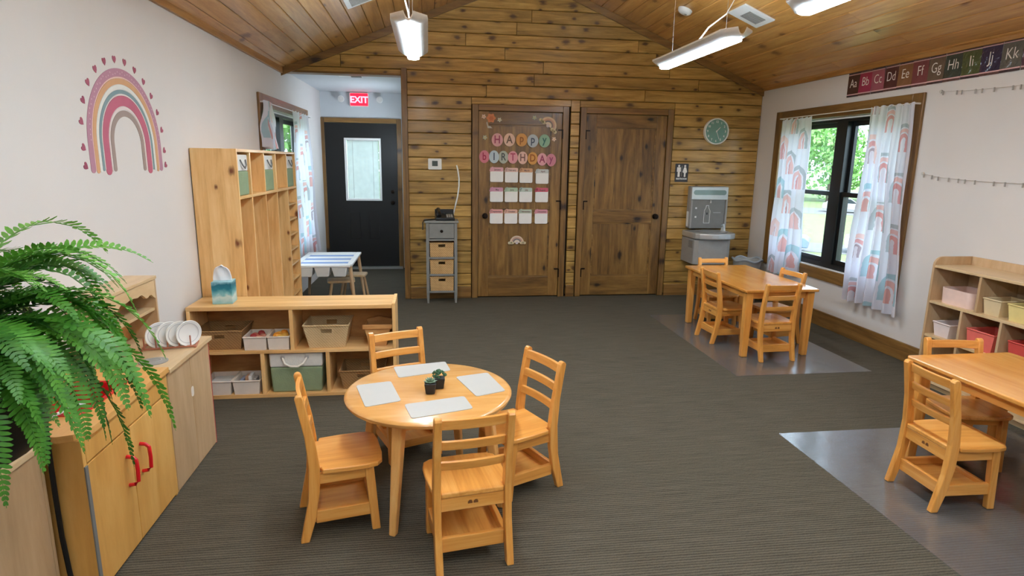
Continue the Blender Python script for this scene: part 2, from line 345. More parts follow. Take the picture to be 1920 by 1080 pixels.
def text(s, size, mat, parent, name, loc, rot, depth=.0008, bold=0.0, sx=1.0):
    cu = bpy.data.curves.new('text', 'FONT'); cu.body = s; cu.size = size; cu.align_x = 'CENTER'; cu.align_y = 'CENTER'; cu.extrude = depth; cu.offset = bold
    cu.resolution_u = 3
    o = bpy.data.objects.new('text', cu); C.objects.link(o)
    dg = bpy.context.evaluated_depsgraph_get(); me = bpy.data.meshes.new_from_object(o.evaluated_get(dg))
    bpy.data.objects.remove(o); me.name = name
    me.materials.clear(); me.materials.append(M[mat] if isinstance(mat, str) else mat)
    ob = bpy.data.objects.new(name, me); C.objects.link(ob)
    ob.parent = parent; ob.location = loc; ob.rotation_euler = rot; ob.scale = (sx, 1, 1)
    return ob
def disc(r, n=28, sx=1.0): return [(sx*r*math.cos(2*math.pi*k/n), r*math.sin(2*math.pi*k/n)) for k in range(n)]
def rrect(x0, x1, y0, y1, r, n=4):
    p = []
    for cx, cy2, a0 in ((x1-r, y1-r, 0), (x0+r, y1-r, 90), (x0+r, y0+r, 180), (x1-r, y0+r, 270)):
        for k in range(n+1):
            a = math.radians(a0+90*k/n); p.append((cx+r*math.cos(a), cy2+r*math.sin(a)))
    return p
R90 = math.pi/2

# ------------------------------------------------------------------ room shell
BY, RX, RIDX, RIDZ, SLP, Y0 = 6.70, 3.757, 1.08, 3.44, .405, -3.0
WS = .0185
def wl(y): return -1.59 + WS*y            # inner face of the left wall
WROT = -math.atan(WS)
def zc(x): return RIDZ - SLP*abs(x-RIDX)  # ceiling height
struct(MB().box(-1.9, 3.95, Y0-.15, 9.0, -.12, 0).build('floor', 'carpet'), 'taupe ribbed carpet floor of the classroom')
def wall_hole(name, label, t0, t1, y0, y1, z1f, hy0, hy1, hz0, hz1, mat):
    # slab between x=t0..t1 along y with a window hole
    m = MB(); m.box(t0, t1, y0, hy0, 0, z1f); m.box(t0, t1, hy1, y1, 0, z1f); m.box(t0, t1, hy0, hy1, 0, hz0); m.box(t0, t1, hy0, hy1, hz1, z1f)
    return struct(m.build(name, mat), label)
wr = wall_hole('wall_right', 'white painted wall with the tall window and alphabet strip', RX, RX+.17, Y0, BY+.14, 2.5, 4.445, 6.235, .555, 1.97, 'wall')
wlft = wall_hole('wall_left', 'white painted wall carrying the rainbow decal', -.17, 0, Y0, 8.86, 2.6, 5.88, 7.68, .555, 1.97, 'wall')
wlft.location = (-1.59, 0, 0); wlft.rotation_euler = (0, 0, WROT)
struct(MB().prism([(-1.9, 0), (RX+.17, 0), (RX+.17, 2.4), (RIDX, 3.5), (-1.9, 2.4)], 'xz', Y0-.15, Y0).build('wall_front', 'wall'), 'plain wall behind the viewer')
# gable wall backing with the opening to the vestibule at its left
bk = MB(); bk.prism([(-.27, 0), (RX+.1, 0), (RX+.1, 2.5), (RIDX, 3.55), (-1.75, 2.5), (-1.75, 2.385), (-.27, 2.385)], 'xz', BY+.035, BY+.14)
wb = struct(bk.build('wall_back', 'backing'), 'gable wall clad in stained knotty pine planks')
PIT, PZ0 = .127, .024
gaps = [(.46, 1.545), (1.645, 2.725)]
def clad(x0, x1, z0, z1):
    # plank with chamfered edges, cut to the roof slope
    if x1-x0 < .02: return
    g = .0022; c = .0055; y0, y1 = BY, BY+.034
    za, zb = zc(x0)-.01, zc(x1)-.01
    def top(x): return min(z1-g, zc(x)-.006)
    if max(top(x0), top(x1), top(min(max(RIDX, x0), x1))) - z0 < .012: return
    xs = [x0+.0015, x1-.0015]
    # clip where the slope crosses
    for sgn in (-1, 1):
        xc = RIDX + sgn*(RIDZ-.006-(z1-g))/SLP
        if x0 < xc < x1: xs.append(xc)
    if x0 < RIDX < x1 and z1-g > RIDZ-.006: xs.append(RIDX)
    xs.sort(); pts = [(x, top(x)) for x in xs]
    # keep only where plank has height
    poly = []
    lo = z0+g
    for x, t in pts:
        if t < lo: 
            xl = RIDX - (RIDZ-.006-lo)/SLP if x < RIDX else RIDX + (RIDZ-.006-lo)/SLP
            poly.append((xl, lo))
        else: poly.append((x, t))
    bot = [(poly[-1][0], lo), (poly[0][0], lo)]
    q = poly + [b for b in bot if min(abs(b[0]-p[0])+abs(b[1]-p[1]) for p in poly) > 1e-4]
    if len(q) < 3: return
    q = q[::-1]
    cx = sum(p[0] for p in q)/len(q); cz = sum(p[1] for p in q)/len(q)
    inner = []
    for (x, z) in q:
        dx = c*(1 if x < cx else -1)*.4; dz = c*(1 if z < cz else -1)
        if abs(z-cz) < .015: dz = 0
        inner.append((x+dx, z+dz))
    n = len(q); m = MB()
    vs = [(x, y0, z) for x, z in inner] + [(x, y0+c, z) for x, z in q] + [(x, y1, z) for x, z in q]
    fs = [tuple(range(n)), tuple(range(3*n-1, 2*n-1, -1))]
    for k in range(2):
        for i in range(n): fs.append((k*n+i, (k+1)*n+i, (k+1)*n+(i+1) % n, k*n+(i+1) % n))
    m.add(vs, fs); m.build('plank', 'plank_wall', wb)
rj = random.Random(3)
for k in range(27):
    z0 = PZ0 + PIT*k; z1 = z0+PIT
    if z0 > 3.40: break
    if z0 < .12 and k == 0: pass
    segs = []
    lo = -.215
    if z0 > 2.38: lo = -1.50
    half = (RIDZ-z0)/SLP
    L, Rr = max(lo, RIDX-half), min(RX-.002, RIDX+half)
    if z0 < 2.13:
        x = L
        for a, b in gaps:
            segs.append((x, a)); x = b
            if z1 > 2.115: clad(a, b, max(z0, 2.108), z1)
        segs.append((x, Rr))
    else: segs.append((L, Rr))
    for a, b in segs:
        cuts = [a]
        if b-a > 1.6:
            x = a + rj.uniform(.5, 1.9)
            while x < b-.4: cuts.append(x); x += rj.uniform(1.1, 2.3)
        cuts.append(b)
        for p, q in zip(cuts, cuts[1:]): clad(p, q, z0, z1)
# partial header row just above the opening
clad(-1.50, -.215, 2.385-.001, 2.437+.0)
# trims on the gable wall
def trimbox(name, label, mat, *b, bevel=.004):
    return struct(MB().box(*b).build(name, mat, bevel=bevel), label)
trimbox('trim_1', 'stained corner board beside the vestibule opening', 'trim', -.275, -.215, BY-.016, BY+.15, 0, 2.45)
trimbox('trim_2', 'stained board under the header over the vestibule opening', 'trim_x', -1.49, -.275, BY-.005, BY+.15, 2.372, 2.392)
def slopetrim(name, label, sg):
    x0 = -1.52 if sg < 0 else RX-.003
    d = .075
    poly = [(x0, zc(x0)-.002), (RIDX, RIDZ-.002), (RIDX, RIDZ-d), (x0, zc(x0)-d)]
    struct(MB().prism(poly, 'xz', BY-.022, BY-.001).build(name, 'trim_x'), label)
slopetrim('trim_3', 'dark rake board along the left gable slope', -1)
slopetrim('trim_4', 'dark rake board along the right gable slope', 1)
m = MB().box(0, .022, Y0, 6.67, 2.355, 2.425); o = m.build('trim_5', 'ceil_trim', bevel=.003); struct(o, 'honey board where the left wall meets the ceiling'); o.location = (-1.59, 0, 0); o.rotation_euler = (0, 0, WROT)
trimbox('trim_6', 'honey board where the right wall meets the ceiling', 'ceil_trim', RX-.022, RX, Y0, 6.67, 2.335, 2.372)
trimbox('baseboard_right', 'stained baseboard along the right wall', 'trim_y', RX-.018, RX, Y0, BY-.02, 0, .145)
for i, (a, b) in enumerate(((-.213, .458), (1.547, 1.643), (2.727, RX-.02))):
    trimbox('baseboard_back_%d' % (i+1), ['stained baseboard behind the grey basket cabinet', 'short stained baseboard between the two doors', 'stained baseboard below the drinking fountain'][i], 'trim_x', a, b, BY-.02, BY, 0, .13)
o = MB().box(0, .018, Y0, 5.0, 0, .13).build('baseboard_left', 'trim_y', bevel=.004); struct(o, 'stained baseboard along the left wall'); o.location = (-1.59, 0, 0); o.rotation_euler = (0, 0, WROT)

# ceiling: backing + tongue and groove boards running front to back
ce = MB()
for sg, xe in ((-1, -1.78), (1, RX+.17)):
    ce.prism([(RIDX, RIDZ+.03), (xe, zc(xe)+.03), (xe, zc(xe)+.15), (RIDX, RIDZ+.15)], 'xz', Y0-.15, BY+.14)
ceil = struct(ce.build('ceiling', 'backing'), 'vaulted ceiling of honey stained tongue and groove boards')
ct = math.sqrt(1+SLP*SLP)
rj = random.Random(11)
for sg, xe in ((-1, -1.66), (1, RX)):
    pw = .135; n = int(abs(xe-RIDX)*ct/pw)+1
    for k in range(n):
        s0, s1 = k*pw+.0016, min((k+1)*pw-.0016, abs(xe-RIDX)*ct-.002)
        if s1-s0 < .02: continue
        def P(s, d): return (RIDX+sg*(s/ct + d*SLP/ct*1.0), RIDZ - s/ct*SLP + d/ct)   # d: out of the ceiling surface, upwards
        c = .005
        prof = [P(s0+c, 0), P(s1-c, 0), P(s1, c), P(s1, .028), P(s0, .028), P(s0, c)]
        y = Y0; cuts = [Y0]
        y = 1.2 + rj.uniform(0, 2.0)
        while y < BY-.6: cuts.append(y); y += rj.uniform(1.6, 3.2)
        cuts.append(BY-.001)
        for a, b in zip(cuts, cuts[1:]): MB().prism(prof, 'xz', a+.001, b-.001).build('board', 'plank_ceiling', ceil)

# vestibule
m = MB(); m.box(-1.75, -1.40, 8.70, 8.86, 0, 2.4); m.box(-.42, -.10, 8.70, 8.86, 0, 2.4); m.box(-1.40, -.42, 8.70, 8.86, 2.02, 2.4)
struct(m.build('wall_vestibule_end', 'wall_grey'), 'grey white end wall of the vestibule around the black door')
struct(MB().box(-.27, -.12, BY+.14, 8.70, 0, 2.4).build('wall_vestibule_right', 'wall_grey'), 'side wall of the vestibule')
struct(MB().box(-1.75, -.12, BY+.14, 8.86, 2.4, 2.5).build('ceiling_vestibule', 'wall_grey'), 'flat white vestibule ceiling')

# ------------------------------------------------------------------ windows
def window(name, label, loc, rotz, flip, yA, yB):
    # local frame: y along the wall, x outwards from the room (flip mirrors), outer trim y yA..yB, z .445...2.08
    root = bpy.data.objects.new(name, None); C.objects.link(root); root.location = loc; root.rotation_euler = (0, 0, rotz); struct(root, label)
    s = flip
    def bx(nm, mat, x0, x1, y0, y1, z0, z1, par=root, bev=.004):
        a, b = sorted((s*x0, s*x1)); return MB().box(a, b, y0, y1, z0, z1).build(nm, mat, par, bevel=bev)
    T = .11; z0, z1 = .445, 2.08
    bx('casing', 'trim', -.022, -.0005, yA, yA+T, z0, z1); bx('casing', 'trim', -.022, -.0005, yB-T, yB, z0, z1)
    bx('casing', 'trim_y', -.022, -.0005, yA+T+.001, yB-T-.001, z1-T, z1); bx('casing', 'trim_y', -.024, -.0005, yA+T+.001, yB-T-.001, z0, z0+T)
    ya, yb, za, zb = yA+T, yB-T, z0+T, z1-T
    f = .045
    m = MB()
    for q in ((ya+.001, ya+f, za+.001, zb-.001), (yb-f, yb-.001, za+.001, zb-.001)): a, b = sorted((s*.05, s*.15)); m.box(a, b, *q)
    mid = (ya+yb)/2
    for q in ((ya+f, yb-f, zb-f, zb-.001), (ya+f, yb-f, za+.001, za+f), (mid-.075, mid+.075, za+f, zb-f)): a, b = sorted((s*.05, s*.15)); m.box(a, b, *q)
    fr = m.build('frame', 'black_frame', root)
    bx('sill_strip', 'white', .035, .05, ya+.002, yb-.002, zb-.02, zb-.004)
    zm = 1.262
    for (p, q) in ((ya+f, mid-.075), (mid+.075, yb-f)):
        for (u, v, xo) in ((za+f, zm+.022, .07), (zm-.022, zb-f, .105)):
            sm = MB(); a, b = sorted((s*xo, s*(xo+.03))); g = .035
            sm.box(a, b, p+.001, p+g, u, v); sm.box(a, b, q-g, q-.001, u, v); sm.box(a, b, p+g, q-g, v-.042, v); sm.box(a, b, p+g, q-g, u, u+.045)
            sa = sm.build('sash', 'black_frame', root)
            a, b = sorted((s*(xo+.012), s*(xo+.018))); MB().box(a, b, p+g-.004, q-g+.004, u+.041, v-.038).build('pane', 'glass', sa)
    return root
window('window_1', 'black framed double window in the right wall with stained casing', (RX, 0, 0), 0, 1, 4.335, 6.345)
window('window_2', 'black framed double window in the left wall beside the vestibule', (-1.59, 0, 0), WROT, -1, 5.77, 7.79)

def curtain(label, wall_x, sgn, top, bot, ztop, zbot, seed, rotz=0, folds=6):
    r = random.Random(seed); nu, nv = 64, 40; vs, uvs = [], []
    ph = r.uniform(0, 6)
    for j in range(nv+1):
        v = j/nv; ya = top[0]+(bot[0]-top[0])*v**1.3; yb = top[1]+(bot[1]-top[1])*v**1.3
        for i in range(nu+1):
            u = i/nu; amp = (.016+.024*v)*(1+.3*math.sin(3*u+seed))
            x = amp*math.sin(2*math.pi*folds*u+ph+.5*math.sin(4*v+seed)) + .008*math.sin(9*v+5*u)
            uw = u + .012*math.sin(2*math.pi*folds*u*2+ph)
            zz = ztop+(zbot-ztop)*v + (.012*math.sin(2*math.pi*folds*u+1) if j == 0 else 0) + .012*math.sin(5*u+seed)*v
            vs.append((sgn*x, ya+(yb-ya)*uw, zz)); uvs.append(((.95*u), (1-v)*(ztop-zbot)))
    fs = [(j*(nu+1)+i, j*(nu+1)+i+1, (j+1)*(nu+1)+i+1, (j+1)*(nu+1)+i) for j in range(nv) for i in range(nu)]
    m = MB(); m.v = vs; m.f = fs
    root = thing('curtain', label, 'curtain', (wall_x, 0, 0), rotz)
    o = m.build('drape', 'curtain', root, smooth=True)
    ul = o.data.uv_layers.new(name='UVMap')
    for lp in o.data.loops: ul.data[lp.index].uv = uvs[lp.vertex_index]
    return root
c1 = curtain('white rainbow print curtain on the far side of the right window', RX-.07, 1, (5.66, 6.13), (5.62, 6.14), 1.985, .40, 1)
c2 = curtain('white rainbow print curtain on the near side of the right window, hanging below its casing', RX-.07, 1, (4.36, 4.82), (4.235, 4.86), 2.0, .355, 5)
c3 = curtain('narrow rainbow print curtain on the near side of the left window', -1.59+.055, 1, (5.76, 6.08), (5.75, 6.10), 2.0, 1.60, 2, WROT)
c4 = curtain('rainbow print curtain on the far side of the left window above the activity table', -1.59+.055, 1, (6.80, 7.56), (6.74, 7.72), 2.0, .40, 4, WROT)
for nm, x0, ya, yb, rz, lab in (('curtain_rod', RX-.07, 4.35, 6.19, 0, 'slim curtain rod above the right window'), ('curtain_rod', -1.59+.055, 5.78, 7.78, WROT, 'slim curtain rod above the left window')):
    t = thing(nm, lab, 'curtain rod', (x0, 0, 0), rz); sg = 1 if x0 > 0 else -1
    MB().tube([(0, ya, 2.0), (0, yb, 2.0)], .004, 8).build('rod', 'white', t)
    for y in (ya+.01, yb-.01): MB().box(min(0, sg*(.047 if sg > 0 else .032)), max(0, sg*(.047 if sg > 0 else .032)), y-.006, y+.006, 1.994, 2.006).build('bracket', 'white', t)

# ------------------------------------------------------------------ doors
def casing(par, x0, x1, top, y=BY, wd=.065, mat='trim', matx='trim_x', wall=.02):
    MB().box(x0-wd, x0, y-wall, y+.034, 0, top+wd).build('casing', mat, par, bevel=.004)
    MB().box(x1, x1+wd, y-wall, y+.034, 0, top+wd).build('casing', mat, par, bevel=.004)
    MB().box(x0+.001, x1-.001, y-wall, y+.034, top, top+wd).build('casing', matx, par, bevel=.004)
def panel_door(name, label, x0, x1, hinge, knob_z):
    root = bpy.data.objects.new(name, None); C.objects.link(root); struct(root, label)
    casing(root, x0-.004, x1+.004, 2.046)
    ya, yb = BY+.002, BY+.034; S = .115; zs = [.012, .235, .85, .99, 1.905, 2.042]
    for a, b in ((x0, x0+S), (x1-S, x1)): MB().box(a, b, ya, yb, zs[0], zs[5]).build('stile', 'door', root, bevel=.003)
    for a, b in ((zs[0], zs[1]), (zs[2], zs[3]), (zs[4], zs[5])): MB().box(x0+S, x1-S, ya, yb, a, b).build('rail', 'door_x', root, bevel=.003)
    for a, b in ((zs[1], zs[2]), (zs[3], zs[4])):
        wv = (x1-x0-2*S)/3
        for k in range(3):
            xa = x0+S+k*wv
            MB().box(xa+.0004, xa+wv-.0004, ya+.014, yb, a, b).build('panel_board', 'door', root)
        m = MB(); e = .014
        for q in ((x0+S, x1-S, a, a+e), (x0+S, x1-S, b-e, b), (x0+S, x0+S+e, a+e, b-e), (x1-S-e, x1-S, a+e, b-e)): m.box(q[0], q[1], ya+.007, ya+.014, q[2], q[3])
        m.build('moulding', 'door_x', root)
    hx = x1+.004 if hinge > 0 else x0-.004
    for z in (.28, 1.05, 1.82):
        h = MB(); h.box(hx-.006, hx+.006, ya-.024, ya-.002, z-.05, z+.05); h.box(min(hx, hx-hinge*.05), max(hx, hx-hinge*.05), ya-.006, ya-.0005, z+.035, z+.05)
        h.build('hinge', 'bronze', root)
    kx = x0+.075 if hinge > 0 else x1-.075
    k = MB().lathe([(.001, -.058), (.022, -.056), (.029, -.046), (.029, -.036), (.018, -.026), (.011, -.022), (.011, -.008), (.032, -.006), (.032, 0)], (kx, ya, knob_z), 18, 'y').build('knob', 'bronze', root, smooth=True)
    return root
panel_door('door_1', 'knotty dark wood door decorated with birthday cut-outs', .536, 1.452, 1, .925)
panel_door('door_2', 'plain knotty dark wood two panel door right of the birthday door', 1.722, 2.646, -1, .925)
m = MB()
# exterior door
root = bpy.data.objects.new('door_3', None); C.objects.link(root); struct(root, 'black exterior door with a blind covered window at the end of the vestibule')
DX0, DX1, DY = -1.385, -.43, 8.68
casing(root, DX0-.002, DX1+.002, 2.0, y=8.70, wd=.062, wall=.03)
gx0, gx1, gz0, gz1 = -1.135, -.645, .955, 1.80
m = MB()
for q in ((DX0, gx0, .03, 1.998), (gx1, DX1, .03, 1.998), (gx0, gx1, .03, gz0), (gx0, gx1, gz1, 1.998)): m.box(q[0], q[1], DY, DY+.045, q[2], q[3])
m.build('door_leaf', 'black_door', root)
m = MB(); e = .03
for q in ((gx0-.0, gx0+e, gz0, gz1), (gx1-e, gx1, gz0, gz1), (gx0+e, gx1-e, gz0, gz0+e), (gx0+e, gx1-e, gz1-e, gz1)): m.box(q[0], q[1], DY-.012, DY+.05, q[2], q[3])
m.build('glazing_frame', 'white', root, bevel=.004)
MB().box(gx0+e, gx1-e, DY+.004, DY+.010, gz0+e, gz1-e).build('pane', 'glass', root)
nb = 42; hh = (gz1-gz0-2*e)/nb
bl = None
for k in range(nb):
    z = gz0+e+hh*k
    MB().add([(gx0+e+.006, DY+.016, z), (gx1-e-.006, DY+.016, z), (gx1-e-.006, DY+.026, z+hh*1.08), (gx0+e+.006, DY+.026, z+hh*1.08)], [(0, 1, 2, 3)]).build('blind_slat', 'blind', root)
for x in (gx0+.11, gx1-.11): MB().box(x-.003, x+.003, DY+.012, DY+.015, gz0+e, gz1-e).build('blind_cord', 'white', root)
for x0, x1 in ((-1.09, -.95), (-.83, -.69)):
    pm_ = MB(); 
    pm_.prism(rrect(x0, x1, .42, .80, .015), 'xz', DY-.008, DY).build('raised_panel', 'black_door', root, bevel=.006)
MB().lathe([(.001, -.055), (.02, -.053), (.026, -.04), (.015, -.024), (.01, -.006), (.028, -.004), (.028, 0)], (DX1-.07, DY, .93), 16, 'y').build('knob', 'bronze', root, smooth=True)
MB().lathe([(.001, -.014), (.024, -.012), (.026, 0)], (DX1-.07, DY, 1.08), 16, 'y').build('deadbolt', 'bronze', root, smooth=True)
MB().box(DX0-.05, DX1+.05, 8.62, 8.70, 0, .028).build('threshold', 'silver', root)

# ------------------------------------------------------------------ pendant lamps
def lamp(label, x, yc, dx=.3):
    t = thing('pendant_lamp', label, 'lamp', (x, yc, 2.29), 0, 'linear pendant lamps')
    L = .67; W = .112; prof = []
    # winged housing: arc section, rounded ends
    nx, ny = 10, 18; vs, fs = [], []
    def wid(v): return W*min(1.0, (1-abs(v)**6)**.5*1.0+.25) if abs(v) < 1 else W*.25
    for lay in (0, 1):
        for j in range(ny+1):
            v = -1+2*j/ny
            for i in range(nx+1):
                u = -1+2*i/nx; ww = wid(v); z = .042*abs(u)**2.2 + .010*abs(v)**6
                vs.append((u*ww, v*L, z+.012*lay))
    q = (nx+1)*(ny+1)
    for j in range(ny):
        for i in range(nx):
            a = j*(nx+1)+i; fs.append((a, a+1, a+nx+2, a+nx+1)); fs.append((q+a+nx+1, q+a+nx+2, q+a+1, q+a))
    ring = [i for i in range(nx)] + [j*(nx+1)+nx for j in range(ny)] + [ny*(nx+1)+i for i in range(nx, 0, -1)] + [j*(nx+1) for j in range(ny, 0, -1)]
    for k in range(len(ring)): a, b = ring[k], ring[(k+1) % len(ring)]; fs.append((a, q+a, q+b, b))
    MB().add(vs, fs).build('housing', 'housing', t, smooth=True)
    lw = .044; arc = [(lw*math.cos(a), -.004-.010*math.sin(a)) for a in [math.pi*k/8 for k in range(9)]]
    MB().prism(arc+[(-lw, .006), (lw, .006)], 'xz', -L*.88, L*.88).build('lens', 'lens', t, smooth=True)
    MB().prism([(-.05, .034), (.05, .034), (.045, .044), (-.045, .044)], 'xz', -L*.8, L*.8).build('added_uplight', 'ceiling_fill', t)  # emitting strip added on top of the housing to brighten the ceiling
    for yy in (.45, -.45):
        cx = zc(x)-2.29
        MB().tube([(0, yy, .01), (0, yy, cx)], .0012, 5).build('suspension_wire', 'silver', t)
    h = zc(x+dx)-2.29
    MB().tube([(0, 0, .02), (.02*dx, 0, .09), (.30*dx, .01, .20), (.75*dx, .02, .30), (.95*dx, .02, .42), (dx, .02, h)], .006, 6).build('feed_cord', 'white', t, smooth=True)
    MB().lathe([(.035, h-.02), (.040, h+.008)], (dx, .02, 0), 14).build('canopy', 'housing', t)
    return t
lamp('white pendant lamp seen end on, left of the ridge near the gable', -.105, 4.43, -.06)
lamp('white pendant lamp hanging above the drinking fountain side, right of the ridge', 1.93, 4.43)
lamp('white pendant lamp cut off by the top edge at the right', 1.93, 2.52)
lamp('white pendant lamp above the round table, out of view overhead', -.105, 2.52)
for i, y in enumerate((.6, -1.3)):
    lamp('white pendant lamp %s behind the viewer, left row' % ('just', 'far')[i], -.105, y); lamp('white pendant lamp %s behind the viewer, right row' % ('just', 'far')[i], 1.93, y)

t = thing('vestibule_fill_lamp', 'slim white lamp added out of view on the side wall to brighten the vestibule', 'lamp', (-.2705, 7.9, 1.65))  # unseen lamp, added to brighten the vestibule
MB().box(-.02, 0, -.22, .22, -.11, .11).build('housing', 'white', t, bevel=.004); MB().box(-.032, -.0205, -.20, .20, -.095, .095).build('diffuser', 'vestibule_fill', t, bevel=.003)
# ceiling fittings (local z along the ceiling normal)
def onceil(o, x, y):
    sg = -1 if x < RIDX else 1
    o.location = (x, y, zc(x)-.001); o.rotation_euler = (0, sg*math.atan(SLP)*1.0, 0)
t = thing('ceiling_vent', 'square white ceiling vent above the right pendant lamp', 'vent'); onceil(t, 2.74, 5.2)
MB().prism(rrect(-.15, .15, -.15, .15, .01), 'xy', -.012, 0).build('plate', 'white', t, bevel=.003)
for k in range(7): MB().box(-.06, .10, -.08+k*.024, -.066+k*.024, -.016, -.012).build('louvre', 'steel_grey', t)
t = thing('ceiling_vent', 'white ceiling vent cut off by the top edge at the left', 'vent'); onceil(t, -.52, 5.36)
MB().prism(rrect(-.14, .14, -.15, .15, .01), 'xy', -.012, 0).build('plate', 'white', t, bevel=.003)
for k in range(7): MB().box(-.10, .10, -.10+k*.03, -.085+k*.03, -.016, -.012).build('louvre', 'steel_grey', t)
t = thing('smoke_detector', 'round white smoke detector on the right ceiling slope', 'smoke detector'); onceil(t, 2.37, 5.74)
MB().lathe([(.001, -.035), (.045, -.034), (.062, -.022), (.068, 0)], (0, 0, 0), 24).build('housing', 'white', t, smooth=True)
MB().lathe([(.012, -.037), (.014, -.033)], (.02, 0, 0), 12).build('button', 'steel_grey', t)
t = thing('ceiling_vent', 'thin vent in the vestibule ceiling', 'vent', (-.80, 7.06, 2.4)); MB().box(-.15, .10, -.05, .05, -.008, 0).build('plate', 'white', t)
for k in range(4): MB().box(-.02, .09, -.04+k*.022, -.028+k*.022, -.011, -.008).build('louvre', 'steel_dark', t)

# exit sign with emergency lights
t = thing('exit_sign', 'glowing red exit sign above the black door', 'exit sign', (-.913, 8.70, 2.30))
MB().prism(rrect(-.125, .125, -.09, .09, .012), 'xz', -.045, 0).build('housing', 'white', t, bevel=.003)
MB().prism(rrect(-.115, .115, -.08, .08, .01), 'xz', -.048, -.045).build('face', 'exit', t)
text('EXIT', .115, 'exit_text', t, 'lettering', (0, -.049, -.005), (R90, 0, 0), .001, .004, 1.0)
for i, (x, lab) in enumerate(((-1.145, 'white emergency light left of the exit sign'), (-.64, 'white emergency light right of the exit sign'))):
    t = thing('emergency_light', lab, 'emergency light', (x, 8.70, 2.30), 0, 'emergency lights')
    MB().lathe([(.02, 0), (.03, -.02), (.042, -.06), (.044, -.085), (.036, -.09)], (0, 0, 0), 18, 'y').build('head', 'white', t, smooth=True)
    MB().lathe([(.001, -.093), (.034, -.091)], (0, 0, 0), 18, 'y').build('lens', 'housing', t)

# ------------------------------------------------------------------ rainbow decal on the left wall
RC_Y, RC_Z, BASE = 3.428, 1.572, 1.446
t = thing('rainbow_decal', 'large boho rainbow wall sticker with heart border above the fern', 'wall decal', (-1.59, 0, 0), WROT)
def band(r0, r1, col, nm='band', dep=.002, x0=0):
    n = 40; po, pi_ = [], []
    for k in range(n+1):
        a = math.pi*k/n; po.append((RC_Y+r1*math.cos(a), RC_Z+r1*math.sin(a))); pi_.append((RC_Y+r0*math.cos(a), RC_Z+r0*math.sin(a)))
    z = BASE + .004*math.sin(r0*60)
    rr = (r1-r0)/2; cyy = (r0+r1)/2
    endL = [(RC_Y-cyy-rr*math.cos(q), z-rr*math.sin(q)*.8) for q in [math.pi*j/6 for j in range(7)]]
    endR = [(RC_Y+cyy-rr*math.cos(q), z-rr*math.sin(q)*.8) for q in [math.pi*j/6 for j in range(7)]]
    outer = po + endL + pi_[::-1] + endR
    # as quads strip for robustness
    m = MB(); n2 = n+1
    full_o = [(RC_Y+r1, z)] + po + [(RC_Y-r1, z)]; full_i = [(RC_Y+r0, z)] + pi_ + [(RC_Y-r0, z)]
    c = len(full_o)
    vs = [(x0+dep, y, q) for y, q in full_o] + [(x0+dep, y, q) for y, q in full_i] + [(x0+.0003, y, q) for y, q in full_o] + [(x0+.0003, y, q) for y, q in full_i]
    fs = []
    for i in range(c-1): fs += [(i, i+1, c+i+1, c+i), (2*c+i, 3*c+i, 3*c+i+1, 2*c+i+1), (i, 2*c+i, 2*c+i+1, i+1), (c+i, c+i+1, 3*c+i+1, 3*c+i)]
    m.add(vs, fs)
    for e in (endL, endR): m.prism(e, 'yz', x0+.0003, x0+dep)
    return m.build(nm, pm(col, .7), t)
band(0.3290, 0.3685, (176, 128, 146)); band(0.3234, 0.3290, (226, 190, 178)); band(0.2933, 0.3215, (206, 158, 116)); band(0.2707, 0.2905, (222, 222, 216)); band(0.2482, 0.2670, (124, 148, 152))
band(0.2406, 0.2463, (226, 216, 212)); band(0.1880, 0.2388, (186, 98, 120)); band(0.1730, 0.1842, (222, 208, 206)); band(0.1372, 0.1673, (156, 138, 130))
rr_ = random.Random(5)
for k in range(46):
    a = math.pi*(k+.5)/46; r = .349+.008*rr_.uniform(-1, 1)
    MB().prism([(RC_Y+r*math.cos(a)+u, RC_Z+r*math.sin(a)+v) for u, v in disc(.004, 6)], 'yz', .002, .0026).build('dot', pm((206, 168, 180), .7), t)
heart = [(0, -.02), (.012, -.008), (.017, .003), (.015, .012), (.008, .015), (0, .009), (-.008, .015), (-.015, .012), (-.017, .003), (-.012, -.008)]
hp = [(RC_Y-.409, 1.466), (RC_Y-.409, 1.548)] + [(RC_Y-.411*math.cos(a), RC_Z+.411*math.sin(a)) for a in [math.pi*(k+.9)/12.8 for k in range(12)]] + [(RC_Y+.409, 1.548), (RC_Y+.409, 1.466)]
for k, (y, z) in enumerate(hp):
    al = math.pi/2 if k < 2 else (-math.pi/2 if k > 13 else math.pi/2-math.pi*(k-2+.9)/12.8)
    al *= .6
    MB().prism([(y+u*math.cos(al)-v*math.sin(al), z+u*math.sin(al)+v*math.cos(al)) for u, v in heart], 'yz', .0003, .002).build('heart', pm((164, 84, 104) if k % 3 else (150, 70, 92), .7), t)

# ------------------------------------------------------------------ coat cubby unit
CX0, CX1 = -1.505, -1.224
t = thing('coat_cubby', 'tall knotty pine coat locker with cubbies and shoe shelves', 'cubby unit', (0, 0, 0))
th = .02
def pl(nm, mat, *b, par=None, bev=.002): return MB().box(*b).build(nm, mat, par or t, bevel=bev)
for xa_, xb_ in ((CX0, -1.418), (-1.418, -1.306), (-1.306, CX1)): pl('side_board', 'pine', xa_, xb_, 4.18, 4.18+th, 0, 1.57, bev=.0008)
ys = [4.18, 4.50, 4.865, 5.22, 5.60, 5.94]
pl('side_panel', 'pine', CX0, CX1, ys[-1]-th, ys[-1], 0, 1.57)
pl('back_panel', 'pine', CX0, CX0+.012, 4.18+th, ys[-1]-th, .05, 1.55)
pl('top_board', 'pine_y', CX0, CX1, 4.18+th, ys[-1]-th, 1.55, 1.57); pl('hat_shelf', 'pine_y', CX0+.012, CX1, 4.18+th, ys[-1]-th, 1.245, 1.265); pl('base_board', 'pine_y', CX0+.012, CX1, 4.18+th, ys[-1]-th, .04, .06)
